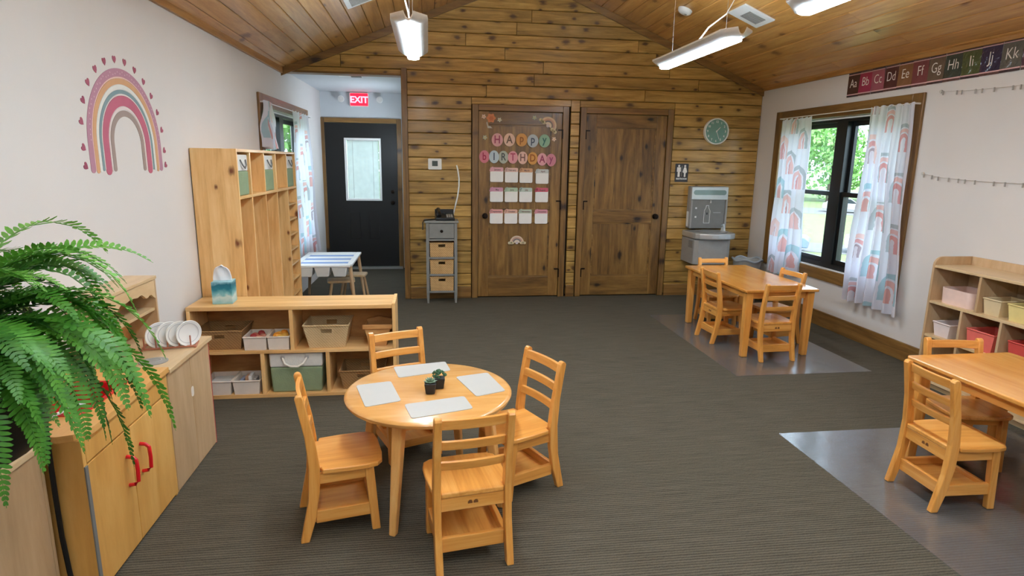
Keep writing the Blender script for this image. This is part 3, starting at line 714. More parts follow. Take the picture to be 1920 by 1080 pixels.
for y in ys[1:-1]:
    pl('divider', 'pine', CX0+.012, CX1-.004, y-th/2, y+th/2, 1.265, 1.55); pl('divider', 'pine', CX0+.012, CX1-.004, y-th/2, y+th/2, .06, 1.245)
for z in (1.11, .975, .84, .705, .57, .43, .29, .165): pl('shoe_shelf', 'pine_y', CX0+.012, CX1-.006, ys[4]+th/2, ys[5]-th, z-.008, z+.008)
pl('toe_kick', 'pine_y', CX0+.03, CX0+.05, 4.18+th, ys[-1]-th, 0, .04)
for y in (4.345, 5.04, 5.77):
    k = thing('fabric_bin', {4.345: 'green and cream fabric bin in the nearest top cubby of the coat locker', 5.04: 'green and cream fabric bin in the middle top cubby of the coat locker', 5.77: 'green and cream fabric bin in the farthest top cubby of the coat locker'}[y], 'bin', (-1.36, y, 1.2655), 0, 'fabric bins in the coat locker')
    MB().prism(rrect(-.125, .125, -.125, .125, .02), 'xy', 0, .16).build('body', 'fab_green', k, bevel=.008)
    MB().prism(rrect(-.124, .124, -.124, .124, .02), 'xy', .161, .268).build('band', 'fab_white', k, bevel=.006)
    MB().tube([(.127, -.06, .235), (.137, -.04, .20), (.140, 0, .18), (.137, .04, .20), (.127, .06, .235)], .005, 6).build('handle', 'steel_dark', k)

# ------------------------------------------------------------------ low shelf by the left wall
t = thing('low_shelf', 'low open pine shelf dividing the room beside the play kitchen', 'shelf', (0, 0, 0))
SX0, SX1, SY0, SY1 = -1.495, -.225, 3.855, 4.155
pl('top_board', 'pine_x', SX0, SX1-.022, SY0, SY1, .58, .605); pl('side_panel', 'pine', SX0, SX0+.022, SY0, SY1, 0, .579); pl('side_panel', 'pine', SX1-.021, SX1, SY0, SY1, 0, .612)
pl('middle_shelf', 'pine_x', SX0+.022, SX1-.022, SY0, SY1-.01, .296, .316); pl('bottom_shelf', 'pine_x', SX0+.022, SX1-.022, SY0, SY1-.01, 0, .024)
pl('back_panel', 'ply', SX0+.022, SX1-.022, SY1-.01, SY1, .0, .579)
pl('divider', 'pine', -.888, -.864, SY0+.003, SY1-.01, .316, .58)
for x in (-1.065, -.662): pl('divider', 'pine', x-.012, x+.012, SY0+.003, SY1-.01, .024, .296)

def bin_(name, label, cat, loc, wb, db, wt, dt, h, mat, hole=None, th_=.006, rotz=0, group=None, rim=True):
    k = thing(name, label, cat, loc, rotz, group)
    def wallm(m, A, B, Cc, D, a, b, c, d, hl):
        us = [0, 1] if not hl else [0, .5-hl[0]/2, .5+hl[0]/2, 1]; vs_ = [0, 1] if not hl else [0, hl[1], hl[2], 1]
        def bi(P, Q, R_, S, u, v): return (Vector(P)*(1-u)+Vector(Q)*u)*(1-v) + (Vector(S)*(1-u)+Vector(R_)*u)*v
        for i in range(len(us)-1):
            for j in range(len(vs_)-1):
                if hl and i == 1 and j == 1: continue
                u0, u1, v0, v1 = us[i], us[i+1], vs_[j], vs_[j+1]
                o = [bi(A, B, Cc, D, u0, v0), bi(A, B, Cc, D, u1, v0), bi(A, B, Cc, D, u1, v1), bi(A, B, Cc, D, u0, v1)]
                n = [bi(a, b, c, d, u0, v0), bi(a, b, c, d, u1, v0), bi(a, b, c, d, u1, v1), bi(a, b, c, d, u0, v1)]
                m.hexa([o[0], o[1], n[1], n[0], o[3], o[2], n[2], n[3]])
    m = MB()
    ob = [(-wb/2, -db/2, 0), (wb/2, -db/2, 0), (wb/2, db/2, 0), (-wb/2, db/2, 0)]; ot = [(-wt/2, -dt/2, h), (wt/2, -dt/2, h), (wt/2, dt/2, h), (-wt/2, dt/2, h)]
    q = th_; ib = [(-wb/2+q, -db/2+q, 0), (wb/2-q, -db/2+q, 0), (wb/2-q, db/2-q, 0), (-wb/2+q, db/2-q, 0)]; it = [(-wt/2+q, -dt/2+q, h), (wt/2-q, -dt/2+q, h), (wt/2-q, dt/2-q, h), (-wt/2+q, dt/2-q, h)]
    for i in range(4):
        j = (i+1) % 4
        wallm(m, ob[i], ob[j], ot[j], ot[i], ib[i], ib[j], it[j], it[i], hole if i in (0, 2) else None)
    m.box(-wb/2+q, wb/2-q, -db/2+q, db/2-q, .001, .006)
    m.build('body', mat, k)
    if rim:
        r = MB(); 
        for i in range(4): r.tube([ot[i], ot[(i+1) % 4]], .0055, 6)
        r.build('rim', mat, k)
    return k
sh = 'baskets and bins in the low shelf'
bin_('basket', 'brown woven basket at the left end of the low shelf upper row', 'basket', (-1.322, 4.0, .317), .24, .20, .28, .25, .125, 'basket_brown', (.24, .62, .82), group=sh)
k = bin_('bin', 'cream bin of red toys in the low shelf upper row', 'bin', (-1.105, 3.955, .317), .13, .17, .138, .18, .085, 'bin_white', group=sh)
for i in range(5): 
    a = i*1.3; MB().lathe([(.001, -.022), (.018, -.014), (.024, 0), (.016, .016), (.001, .022)], (.03*math.cos(a), .045*math.sin(a), .066+.008*(i % 2)), 10).build('toy_fruit', pm((168, 52, 50) if i % 2 else (196, 120, 96)), k, smooth=True)
k = bin_('bin', 'cream bin of orange toys beside the divider in the low shelf upper row', 'bin', (-.962, 3.955, .317), .125, .17, .132, .18, .085, 'bin_white', group=sh)
for i in range(5):
    a = i*1.2; MB().lathe([(.001, -.022), (.02, -.014), (.026, 0), (.017, .016), (.001, .022)], (.026*math.cos(a), .045*math.sin(a), .068+.008*(i % 2)), 10).build('toy_fruit', pm((232, 150, 40) if i % 2 else (240, 186, 80)), k, smooth=True)
bin_('basket', 'pale rope basket with cut-out handles in the low shelf upper row', 'basket', (-.665, 3.99, .317), .225, .20, .285, .25, .152, 'basket_pale', (.26, .66, .86), group=sh)
k = thing('toy_cradle', 'dark wooden doll cradle at the right end of the low shelf', 'toy', (-.345, 4.0, .317), 0)
MB().prism([(-.055, 0), (.055, 0), (.085, .125), (-.085, .125)], 'xz', -.10, -.085).build('end_panel', 'ply', k, bevel=.003); MB().prism([(-.055, 0), (.055, 0), (.085, .135), (0, .155), (-.085, .135)], 'xz', .085, .10).build('end_panel', 'ply', k, bevel=.003)
MB().hexa([(-.056, -.085, .01), (-.046, -.085, .01), (-.046, .085, .01), (-.056, .085, .01), (-.088, -.085, .12), (-.078, -.085, .12), (-.078, .085, .12), (-.088, .085, .12)]).build('side_panel', 'ply', k)
MB().hexa([(.046, -.085, .01), (.056, -.085, .01), (.056, .085, .01), (.046, .085, .01), (.078, -.085, .12), (.088, -.085, .12), (.088, .085, .12), (.078, .085, .12)]).build('side_panel', 'ply', k)
MB().box(-.046, .046, -.085, .085, .004, .012).build('base', 'ply', k); MB().box(-.095, .095, -.108, -.10, .115, .145).build('rail', 'ply', k, bevel=.003)
k = bin_('bin', 'cream bin of folded cloth at the lower left of the low shelf', 'bin', (-1.35, 3.955, .0245), .15, .18, .165, .19, .09, 'bin_white', group=sh)
MB().prism(rrect(-.06, .06, -.07, .07, .015), 'xy', .01, .078).build('cloth', 'fab_white', k, bevel=.012)
k = bin_('bin', 'cream bin of small toys at the lower left, beside the fabric tote', 'bin', (-1.175, 3.955, .0245), .15, .18, .165, .19, .09, 'bin_white', group=sh)
for i in range(4): MB().box(-.05+.026*i, -.03+.026*i, -.05+.02*(i % 2), .03, .02, .085+.012*(i % 3)).build('toy_block', pm([(160, 168, 190), (214, 160, 120), (230, 226, 220), (180, 180, 178)][i]), k, bevel=.003)
k = thing('fabric_tote', 'large sage green and cream fabric tote with rope handle in the low shelf', 'tote', (-.865, 3.995, .0245))
MB().hexa([(-.155, -.115, 0), (.155, -.115, 0), (.155, .12, 0), (-.155, .12, 0), (-.162, -.12, .17), (.165, -.12, .17), (.165, .125, .17), (-.162, .125, .17)]).build('body', 'fab_green', k, bevel=.012, seg=3)
MB().hexa([(-.162, -.12, .171), (.165, -.12, .171), (.165, .125, .171), (-.162, .125, .171), (-.165, -.118, .262), (.168, -.118, .262), (.168, .123, .262), (-.165, .123, .262)]).build('band', 'fab_white', k, bevel=.01, seg=3)
MB().tube([(-.08, -.122, .235), (-.065, -.135, .20), (-.03, -.14, .182), (.015, -.14, .18), (.05, -.135, .20), (.07, -.122, .235)], .007, 8).build('handle', 'rope', k, smooth=True)
for x in (-.08, .07): MB().lathe([(.006, -.126), (.013, -.124), (.013, -.118)], (x, 0, .237), 12, 'y').build('eyelet', 'silver', k)
bin_('basket', 'brown woven basket at the lower right of the low shelf behind the chair', 'basket', (-.45, 4.0, .0245), .25, .20, .29, .25, .13, 'basket_brown', (.24, .62, .82), group=sh)
t = thing('tissue_box', 'ocean print tissue box with a white tissue on the low shelf', 'tissue box', (-1.305, 3.995, .6055), math.radians(4))
MB().box(-.06, .06, -.06, .06, 0, .142).build('box', 'ocean', t, bevel=.003)
tv, tf = [], []
for j in range(9):
    for i in range(13):
        u = i/12; v = j/8; ww = .055*(1-.10*v)*(math.sqrt(max(0, 1-max(0, v-.55)**2/.2025))) if v > .55 else .052+.004*math.sin(v*6)
        tv.append(((u-.5)*2*ww-.006, .012*math.sin(u*9+v*3)*(.4+v), .13+v*.11))
for j in range(8):
    for i in range(12): tf.append((j*13+i, j*13+i+1, (j+1)*13+i+1, (j+1)*13+i))
o = MB().add(tv, tf).build('tissue', 'tissue', t, smooth=True); sm = o.modifiers.new('solid', 'SOLIDIFY'); sm.thickness = .004

# ------------------------------------------------------------------ play kitchen (sink unit), pale cabinet with hutch, beige cabinet
KX0, KX1 = -1.535, -1.155
t = thing('play_kitchen', 'golden birch play kitchen sink unit with red handles and red basin', 'play kitchen', (0, 0, 0))
pl('side_panel', 'kitchen', KX0, KX1-.002, 2.035, 2.055, 0, .585); pl('side_panel', 'kitchen', KX0, KX1-.002, 2.69, 2.708, 0, .585)
pl('edge_strip', 'steel_dark', KX1-.002, KX1+.003, 2.034, 2.052, 0, .49, bev=.001); pl('bottom_board', 'kitchen', KX0, KX1-.03, 2.055, 2.69, .03, .05)
pl('back_panel', 'kitchen', KX0, KX0+.01, 2.055, 2.69, .05, .585); pl('apron', 'kitchen', KX1-.018, KX1, 2.054, 2.706, .497, .585)
for i, (a, b) in enumerate(((2.054, 2.347), (2.351, 2.706))):
    d = pl('door', 'kitchen', KX1-.018, KX1, a, b, .012, .490)
    yh = 2.30 if i == 0 else 2.41
    MB().tube([(KX1+.001, yh, .275), (KX1+.022, yh, .278), (KX1+.034, yh, .29), (KX1+.036, yh, .335), (KX1+.034, yh, .378), (KX1+.022, yh, .39), (KX1+.001, yh, .393)], .0075, 8).build('handle', 'red', d, smooth=True)
# counter with a hole for the basin
bx0, bx1, by0, by1 = -1.425, -1.235, 2.20, 2.53
m = MB(); m.prism([(KX0, 2.02), (KX1-.06, 2.02), (KX1-.02, 2.032), (KX1+.006, 2.06), (KX1+.012, 2.10), (KX1+.012, by0), (KX0, by0)], 'xy', .587, .610)
m.box(KX0, KX1+.012, by1, 2.708, .587, .610); m.box(KX0, bx0, by0, by1, .587, .610); m.box(bx1, KX1+.012, by0, by1, .587, .610)
m.build('counter', 'kitchen_top', t)
m = MB(); q = .008
m.box(bx0, bx1, by0, by1, .500, .508); m.box(bx0, bx0+q, by0, by1, .508, .613); m.box(bx1-q, bx1, by0, by1, .508, .613); m.box(bx0+q, bx1-q, by0, by0+q, .508, .613); m.box(bx0+q, bx1-q, by1-q, by1, .508, .613)
for b in ((bx0-.012, bx1+.012, by0-.012, by0), (bx0-.012, bx1+.012, by1, by1+.012), (bx0-.012, bx0, by0, by1), (bx1, bx1+.012, by0, by1)): m.box(*b, .6105, .615)
m.build('basin', 'red', t)
fa = MB(); fa.lathe([(.022, .611), (.022, .62), (.012, .63), (.012, .66)], (-1.47, 2.40, 0), 14); fa.tube([(-1.47, 2.40, .655), (-1.47, 2.40, .72), (-1.455, 2.40, .745), (-1.43, 2.40, .75), (-1.40, 2.40, .738), (-1.39, 2.40, .715)], .010, 10)
fa.build('faucet', 'silver', t, smooth=True)
for y in (2.31, 2.49): MB().lathe([(.018, .611), (.018, .622), (.010, .63), (.022, .645), (.022, .655), (.001, .66)], (-1.475, y, 0), 12).build('tap', 'silver', t, smooth=True)
pl('backsplash', 'kitchen', KX0, KX0+.016, 2.025, 2.705, .611, .70)
t = thing('toy_spoon', 'grey plastic toy spoon lying across the red basin', 'toy', (-1.30, 2.19, .6205), math.radians(70))
MB().prism(rrect(-.10, .06, -.007, .007, .006), 'xy', 0, .007).build('handle', pm((206, 206, 208)), t, bevel=.002)
MB().lathe([(.001, 0), (.018, .002), (.026, .008), (.022, .010), (.001, .005)], (.08, 0, 0), 14).build('bowl', pm((206, 206, 208)), t, smooth=True)

t = thing('play_cupboard', 'pale birch play cupboard with two doors and a scalloped hutch', 'play kitchen', (0, 0, 0))
pl('side_panel', 'birch', KX0, KX1-.004, 2.714, 2.73, 0, .575); sd = pl('side_panel', 'red_edge', KX0, KX1-.002, 3.222, 3.236, 0, .572)
pl('bottom_board', 'birch', KX0, KX1-.02, 2.73, 3.222, .02, .04); pl('back_panel', 'birch', KX0, KX0+.01, 2.73, 3.222, .04, .575)
for a, b in ((2.716, 2.968), (2.972, 3.221)):
    pl('door', 'birch', KX1-.018, KX1, a, b, .008, .572)
MB().prism(rrect(2.955, 2.985, .37, .42, .012), 'yz', KX1-.0005, KX1+.001).build('finger_pull', 'bin_white', t)
pl('counter', 'birch_y', KX0, KX1+.014, 2.713, 3.245, .576, .596)
HX1 = -1.385
pl('hutch_side', 'birch', KX0+.002, HX1, 3.222, 3.238, .597, .905); pl('hutch_side', 'birch', KX0+.002, HX1, 2.716, 2.732, .597, .905)
pl('hutch_top', 'birch_y', KX0+.002, HX1+.004, 2.714, 3.242, .906, .922); pl('hutch_shelf', 'birch_y', KX0+.002, HX1-.01, 2.732, 3.222, .745, .760); pl('hutch_back', 'ply', KX0+.002, KX0+.010, 2.732, 3.222, .597, .905)
val = [(2.732, .905), (2.732, .80)]
for k in range(25):
    u = k/24; y = 2.732+(3.222-2.732)*u; val.append((y, .855-.035*abs(math.cos(u*math.pi*1.0))**3-.012*math.cos(u*math.pi*10)*abs(math.cos(u*math.pi))))
val += [(3.222, .905)]
MB().prism(val, 'yz', HX1-.014, HX1-.001).build('valance', 'birch_y', t)
t = thing('burner_disc', 'grey toy burner disc on the pale cupboard counter', 'toy', (-1.255, 2.83, .5965)); MB().lathe([(.06, 0), (.06, .003), (.052, .005), (.001, .005)], (0, 0, 0), 24).build('disc', 'steel_grey', t, smooth=True); MB().lathe([(.035, .0052), (.035, .007), (.03, .007), (.03, .0052)], (0, 0, 0), 20, 'z', False).build('ring', 'silver', t)

t = thing('dish_rack', 'copper wire toy dish rack on the pale cupboard counter', 'dish rack', (-1.255, 3.06, .5965), math.radians(12))
cop = pm((176, 112, 88), .4)
MB().tube([(-.13, -.04, .008), (.10, -.04, .008)], .005, 6).build('rail', cop, t); MB().tube([(-.13, .04, .008), (.10, .04, .008)], .005, 6).build('rail', cop, t)
for k in range(5): MB().tube([(-.12+k*.05, -.04, .008), (-.12+k*.05, -.04, .062)], .0035, 6).build('peg', cop, t); MB().tube([(-.12+k*.05, .04, .008), (-.12+k*.05, .04, .062)], .0035, 6).build('peg', cop, t)
for x in (-.13, .10): MB().tube([(x, -.05, .006), (x, .05, .006)], .006, 6).build('foot', cop, t)
for k, lab in enumerate(('white toy plate at the right end of the dish rack', 'white toy plate second from the right in the dish rack', 'white toy plate third from the right in the dish rack', 'white toy plate deepest behind the fern in the dish rack')):
    o = thing('toy_plate', lab, 'plate', (-1.178-.043*k, 3.048-.008*k, .6015), math.radians(48), 'plates in the dish rack')
    pr = [(.001, .002), (.045, .002), (.062, -.006), (.064, -.003), (.047, .008), (.001, .008)]
    MB().lathe(pr, (0, 0, .066), 32, 'y').build('dish', 'white', o, smooth=True)
    MB().lathe([(.047, -.0012), (.050, -.0018), (.050, .001)], (0, 0, .066), 32, 'y', False).build('rim_line', pm((196, 196, 198)), o)

t = thing('toy_cabinet', 'beige low cabinet at the left edge below the hanging fern', 'cabinet', (0, 0, 0))
pl('side_panel', 'birch', KX0, -1.262, 1.992, 2.008, 0, .575); pl('side_panel', 'birch', KX0, -1.262, 1.40, 1.417, 0, .575); pl('top_board', 'birch_y', KX0, -1.255, 1.395, 2.012, .576, .596)
pl('door', 'birch', -1.279, -1.262, 1.418, 1.709, .01, .574); pl('door', 'birch', -1.279, -1.262, 1.713, 1.991, .01, .574); pl('back_panel', 'birch', KX0, KX0+.01, 1.417, 1.992, 0, .575)
t = thing('power_cord', 'black cord hanging down between the beige cabinet and the play kitchen', 'cord', (0, 0, 0))
MB().tube([(-1.242, 2.018, .70), (-1.244, 2.016, .55), (-1.246, 2.018, .40), (-1.246, 2.020, .25), (-1.238, 2.018, .12), (-1.225, 2.01, .03), (-1.20, 1.99, .008)], .008, 8).build('cable', 'black', t, smooth=True)

# ------------------------------------------------------------------ hanging fern
FX, FY, FZ = -1.18, 1.53, 1.0
t = thing('hanging_fern', 'lush green fern in a black hanging basket at the left edge', 'plant', (FX, FY, .0))
MB().lathe([(.001, .755), (.13, .757), (.185, .79), (.215, .84), (.228, .93), (.235, .955), (.235, .97), (.222, .97), (.215, .94), (.001, .93)], (0, 0, 0), 32).build('pot', 'black', t, smooth=True)
MB().lathe([(.001, .962), (.214, .945)], (0, 0, 0), 24).build('soil', 'stem', t)
zt = zc(FX)
for k in range(3):
    a = math.radians(95+120*k); MB().tube([(.23*math.cos(a), .23*math.sin(a), .965), (.12*math.cos(a), .12*math.sin(a), 1.5), (0, 0, zt-.10)], .003, 5).build('hanger_wire', 'steel_dark', t)
MB().tube([(0, 0, zt-.11), (.012, 0, zt-.085), (.004, 0, zt-.06), (0, 0, zt-.04), (0, 0, zt+.0)], .005, 6).build('hook', 'steel_dark', t)
def frond(az, el, L, droop, seed, mat, wmax=.046, z0=1.05, r0=.05):
    r = random.Random(seed); n = 40
    p = Vector((r0*math.cos(az), r0*math.sin(az), z0)); d = Vector((math.cos(az)*math.cos(el), math.sin(az)*math.cos(el), math.sin(el)))
    pts, tans = [p.copy()], [d.copy()]; st = L/n; side0 = Vector((-math.sin(az), math.cos(az), 0)); tw = r.uniform(-.5, .5); curl = r.uniform(-.012, .012)
    for i in range(n):
        d = (d + Vector((0, 0, -droop*st*(1+1.6*i/n))) + side0*curl).normalized(); p = p + d*st; pts.append(p.copy()); tans.append(d.copy())
    m = MB(); m.tube([Vector((r0*.5*math.cos(az), r0*.5*math.sin(az), .955)), pts[0]*1.0 - Vector((0, 0, .03))] + [pts[i] for i in range(0, n+1, 4)], [.003, .003] + [.0028*(1-.8*i/n) for i in range(0, n+1, 4)], 5)
    for i in range(4, n):
        f = i/n; ln = wmax*min(1, .35+f*3.2)*min(1, (1.03-f)*2.6)
        T = tans[i]; S = T.cross(Vector((0, 0, 1)))
        S = side0.copy() if S.length < .05 else S.normalized()
        if S.dot(side0) < 0: S = -S
        S = (Matrix.Rotation(tw*f, 3, T) @ S).normalized(); Nn = S.cross(T).normalized()
        for sd in (-1, 1):
            q = (S*sd + T*(.22+.25*f) + Nn*r.uniform(-.16, .1)).normalized(); hw = st*.46
            b0 = pts[i]; l = ln*r.uniform(.9, 1.08); up_ = Nn*(-.12*l)
            v = [b0 - T*hw*.6, b0 + T*hw*.6, b0 + q*l*.45 + T*hw*1.05 , b0 + q*l*.85 + T*hw*.7 + up_*.6, b0 + q*l + up_, b0 + q*l*.8 - T*hw*.75 + up_*.5, b0 + q*l*.4 - T*hw*1.0]
            m.add(v, [(0, 1, 2, 6), (6, 2, 3, 5), (5, 3, 4)])
    return m.build('frond', mat, t)
rf = random.Random(21)
spec = []
for k in range(44):      # all round
    spec.append((rf.uniform(0, 2*math.pi), rf.uniform(.5, 1.35), rf.uniform(.36, .50), rf.uniform(2.8, 4.8)))
for k in range(56):      # towards the room and the viewer
    a_ = rf.uniform(-60, 80); L_ = rf.uniform(.44, .58) if a_ > 5 else rf.uniform(.34, .46)
    spec.append((math.radians(a_), rf.uniform(.35, 1.3), L_*1.06, rf.uniform(3.0, 4.8)))
spec += [(math.radians(20), .95, .60, 3.0), (math.radians(8), .75, .60, 3.0), (math.radians(35), .45, .70, 2.6), (math.radians(75), 1.0, .5, 2.4), (math.radians(15), 1.1, .56, 2.2), (math.radians(-20), .4, .44, 4.0), (math.radians(25), .2, .62, 3.4)]
for k, (a, e, L, dr) in enumerate(spec):
    ex, ey = math.cos(a), math.sin(a)
    reach = L*.75
    if FX + ex*reach < -1.47: L = max(.22, (-1.47-FX)/ex/.8)
    frond(a, e, L, dr, k, 'leaf2' if k % 4 == 0 else 'leaf', wmax=rf.uniform(.036, .05))

# ------------------------------------------------------------------ round table, placemats, succulents
t = thing('round_table', 'low round maple children table set with white placemats', 'table', (-.01, 2.592, 0))
MB().lathe([(.001, .480), (.350, .480), (.364, .484), (.370, .494), (.370, .500), (.364, .507), (.354, .510), (.001, .510)], (0, 0, 0), 72).build('tabletop', 'table', t, smooth=True)
for k in range(4):
    a = math.radians(-116+90*k); c, s = math.cos(a), math.sin(a); f0, f1 = .368, .275
    m = MB(); 
    def sq(r, z, h, off=0):
        return [((r+u*h)*c - v*h*s, (r+u*h)*s + v*h*c, z) for u, v in ((-1, -1), (1, -1), (1, 1), (-1, 1))]
    m.hexa(sq(f0-.02, 0, .0155) + sq(f1, .479, .024)); m.build('leg', 'table_leg', t, bevel=.008, seg=3)
ap = MB(); 
for k in range(4):
    a = math.radians(-71+90*k); c, s = math.cos(a), math.sin(a)
    q = [(.175, -.17), (.197, -.17), (.197, .17), (.175, .17)]
    ap_ = MB().prism([(x*c-y*s, x*s+y*c) for x, y in q], 'xy', .425, .479); ap_.build('apron', 'table_leg', t)
def quadmat(label, pts):
    cx = sum(p[0] for p in pts)/4; cyy = sum(p[1] for p in pts)/4
    o = thing('placemat', label, 'placemat', (cx, cyy, .5102), 0, 'placemats on the round table')
    P = [Vector((p[0]-cx, p[1]-cyy)) for p in pts]; poly = []
    for i in range(4):
        a, b, c = P[i-1], P[i], P[(i+1) % 4]; r = .016
        e1 = b+(a-b).normalized()*r; e2 = b+(c-b).normalized()*r
        for u in (0, .33, .67, 1): poly.append(tuple((1-u)**2*e1+2*u*(1-u)*b+u*u*e2))
    MB().prism(poly, 'xy', 0, .0025).build('sheet', 'paper', o)
quadmat('white placemat at the left of the round table', [(-0.2725, 2.4096), (-0.1280, 2.4640), (-0.1857, 2.7050), (-0.3384, 2.6644)])
quadmat('white placemat at the far side of the round table', [(-0.1515, 2.7474), (0.0947, 2.8277), (0.0716, 2.9634), (-0.1855, 2.9018)])
quadmat('white placemat at the right of the round table', [(0.1938, 2.4812), (0.3294, 2.5361), (0.2701, 2.7799), (0.1145, 2.7344)])
quadmat('white placemat at the near side of the round table', [(-0.0792, 2.2752), (0.1712, 2.3532), (0.1411, 2.4905), (-0.1136, 2.4226)])
def succulent(label, x, y, kind):
    o = thing('succulent', label, 'succulent', (x, y, .5102))
    MB().hexa([(-.019, -.019, 0), (.019, -.019, 0), (.019, .019, 0), (-.019, .019, 0), (-.026, -.026, .05), (.026, -.026, .05), (.026, .026, .05), (-.026, .026, .05)]).build('pot', 'black', o, bevel=.004)
    r = random.Random(kind)
    if kind == 1:
        for ring, (nn, el, ln) in enumerate(((8, .25, .034), (7, .7, .03), (5, 1.15, .024))):
            for k in range(nn):
                a = 2*math.pi*k/nn+ring*.4; d = Vector((math.cos(a)*math.cos(el), math.sin(a)*math.cos(el), math.sin(el))); s = Vector((-math.sin(a), math.cos(a), 0)); b = Vector((0, 0, .05)); n_ = d.cross(s)
                MB().add([b, b+d*ln*.5+s*.008, b+d*ln, b+d*ln*.5-s*.008, b+d*ln*.5+n_*.004, b+d*ln*.5-n_*.004], [(0, 1, 4), (1, 2, 4), (2, 3, 4), (3, 0, 4), (1, 0, 5), (2, 1, 5), (3, 2, 5), (0, 3, 5)]).build('leaf', 'succ2', o)
    else:
        for k in range(46):
            u = r.uniform(0, 2*math.pi); el = r.uniform(.05, 1.5); rad = .03; p = Vector((math.cos(u)*math.cos(el)*rad, math.sin(u)*math.cos(el)*rad, .055+math.sin(el)*.026))
            MB().lathe([(.001, -.006), (.006, -.002), (.005, .004), (.001, .007)], p, 6).build('leaf', 'succ', o, smooth=True)
succulent('small grey-green rosette succulent in a black pot, nearer of the two', -.005, 2.545, 1)
succulent('small dark green bushy succulent in a black pot, behind the rosette', .035, 2.605, 2)

# ------------------------------------------------------------------ chairs
def make_chair():
    t = thing('child_chair', 'x', 'chair', (0, 0, 0), 0, 'ladder-back children chairs')
    for s in (-1, 1):
        prof = [(-.176, 0), (-.142, 0), (-.112, .10), (-.092, .22), (-.088, .32), (-.100, .42), (-.136, .612), (-.142, .622), (-.152, .626), (-.163, .622), (-.168, .612), (-.140, .45), (-.130, .32), (-.138, .18)]
        x0, x1 = sorted((s*.122, s*.150)); MB().prism(prof, 'yz', x0, x1).build('back_post', 'honey_z', t, bevel=.004)
        xa = s*.128
        MB().hexa([(xa-.014, .108, 0), (xa+.014, .108, 0), (xa+.014, .142, 0), (xa-.014, .142, 0), (xa-.016, .085, .2875), (xa+.016, .085, .2875), (xa+.016, .122, .2875), (xa-.016, .122, .2875)]).build('front_leg', 'honey_z', t, bevel=.004)
        x0, x1 = sorted((s*.117, s*.137)); MB().box(x0, x1, -.098, .092, .242, .2875).build('side_apron', 'honey', t, bevel=.002)
        MB().box(x0, x1, -.112, .112, .072, .125).build('side_rail', 'honey', t, bevel=.003)
    outline = [(-.121, -.125), (.121, -.125), (.121, -.084), (.150, -.080), (.158, .02), (.157, .10), (.148, .138), (.122, .158), (.06, .166), (-.06, .166), (-.122, .158), (-.148, .138), (-.157, .10), (-.158, .02), (-.150, -.080), (-.121, -.084)]
    MB().prism(outline, 'xy', .288, .310).build('seat', 'honey', t, bevel=.006, seg=3)
    ra = MB().box(-.1215, .1215, -.122, -.104, .235, .2875).build('rear_apron', 'honey_x', t, bevel=.002)
    for dx in (-.011, .011): MB().prism([(dx-.009, .256), (dx+.009, .256), (dx+.009, .262), (dx+.005, .270), (dx-.003, .270), (dx-.009, .264)], 'xz', -.1226, -.1221).build('burnt_mark', pm((120, 74, 34)), ra)
    MB().box(-.112, .112, .09, .108, .242, .2875).build('front_apron', 'honey_x', t, bevel=.002)
    MB().box(-.1215, .1215, -.128, -.110, .068, .128).build('rear_rail', 'honey_x', t, bevel=.003); MB().box(-.1135, .1135, .105, .122, .072, .112).build('front_rail', 'honey_x', t, bevel=.003)
    MB().box(-.1165, .1165, -.109, .104, .082, .091).build('book_shelf', 'honey', t)
    def slat(z0, z1, yc):
        n = 8; vs, fs = [], []
        for i in range(n+1):
            x = -.1225+.245*i/n; b = -.010*(1-(x/.1225)**2)
            for (dy, z) in ((-.008, z0), (.008, z0), (.008, z1), (-.008, z1)): vs.append((x, yc+b+dy-(z-z0)*.16, z))
        for i in range(n):
            for k in range(4): fs.append((4*i+k, 4*i+(k+1) % 4, 4*i+4+(k+1) % 4, 4*i+4+k))
        fs += [(0, 1, 2, 3), (4*n+3, 4*n+2, 4*n+1, 4*n)]
        MB().add(vs, fs).build('slat', 'honey_x', t, bevel=.003)
    slat(.572, .612, -.138); slat(.486, .522, -.122); slat(.400, .434, -.108)
    return t
proto = make_chair()
chairs = [(.131, 2.185, 9, 'honey oak chair nearest the viewer at the round table, back turned'), (.398, 2.645, 115, 'honey oak chair at the right of the round table'), (-.386, 2.44, -77.7, 'honey oak chair at the left of the round table, seen from its side'), (-.13, 3.045, 202, 'honey oak chair at the far side of the round table beside the low shelf'),
          (2.553, 4.885, -87, 'honey oak chair on the aisle side of the far rectangular table'), (2.70, 4.40, 2, 'honey oak chair at the near end of the far rectangular table, back turned'), (2.995, 4.80, 98, 'honey oak chair on the window side of the far rectangular table'), (2.755, 5.405, 180, 'honey oak chair at the far end of the far rectangular table'),
          (2.388, 2.315, -91.8, 'honey oak chair on the clear mat at the near rectangular table'), (2.755, 2.625, 171, 'honey oak chair at the far end of the near rectangular table before the wall shelf'), (2.965, 2.16, 86, 'honey oak chair mostly hidden under the near rectangular table')]
for i, (x, y, a, lab) in enumerate(chairs):
    c = proto if i == 0 else copy_tree(proto)
    c.location = (x, y, 0 if i < 4 else .0035); c.rotation_euler = (0, 0, math.radians(a)); c['label'] = lab

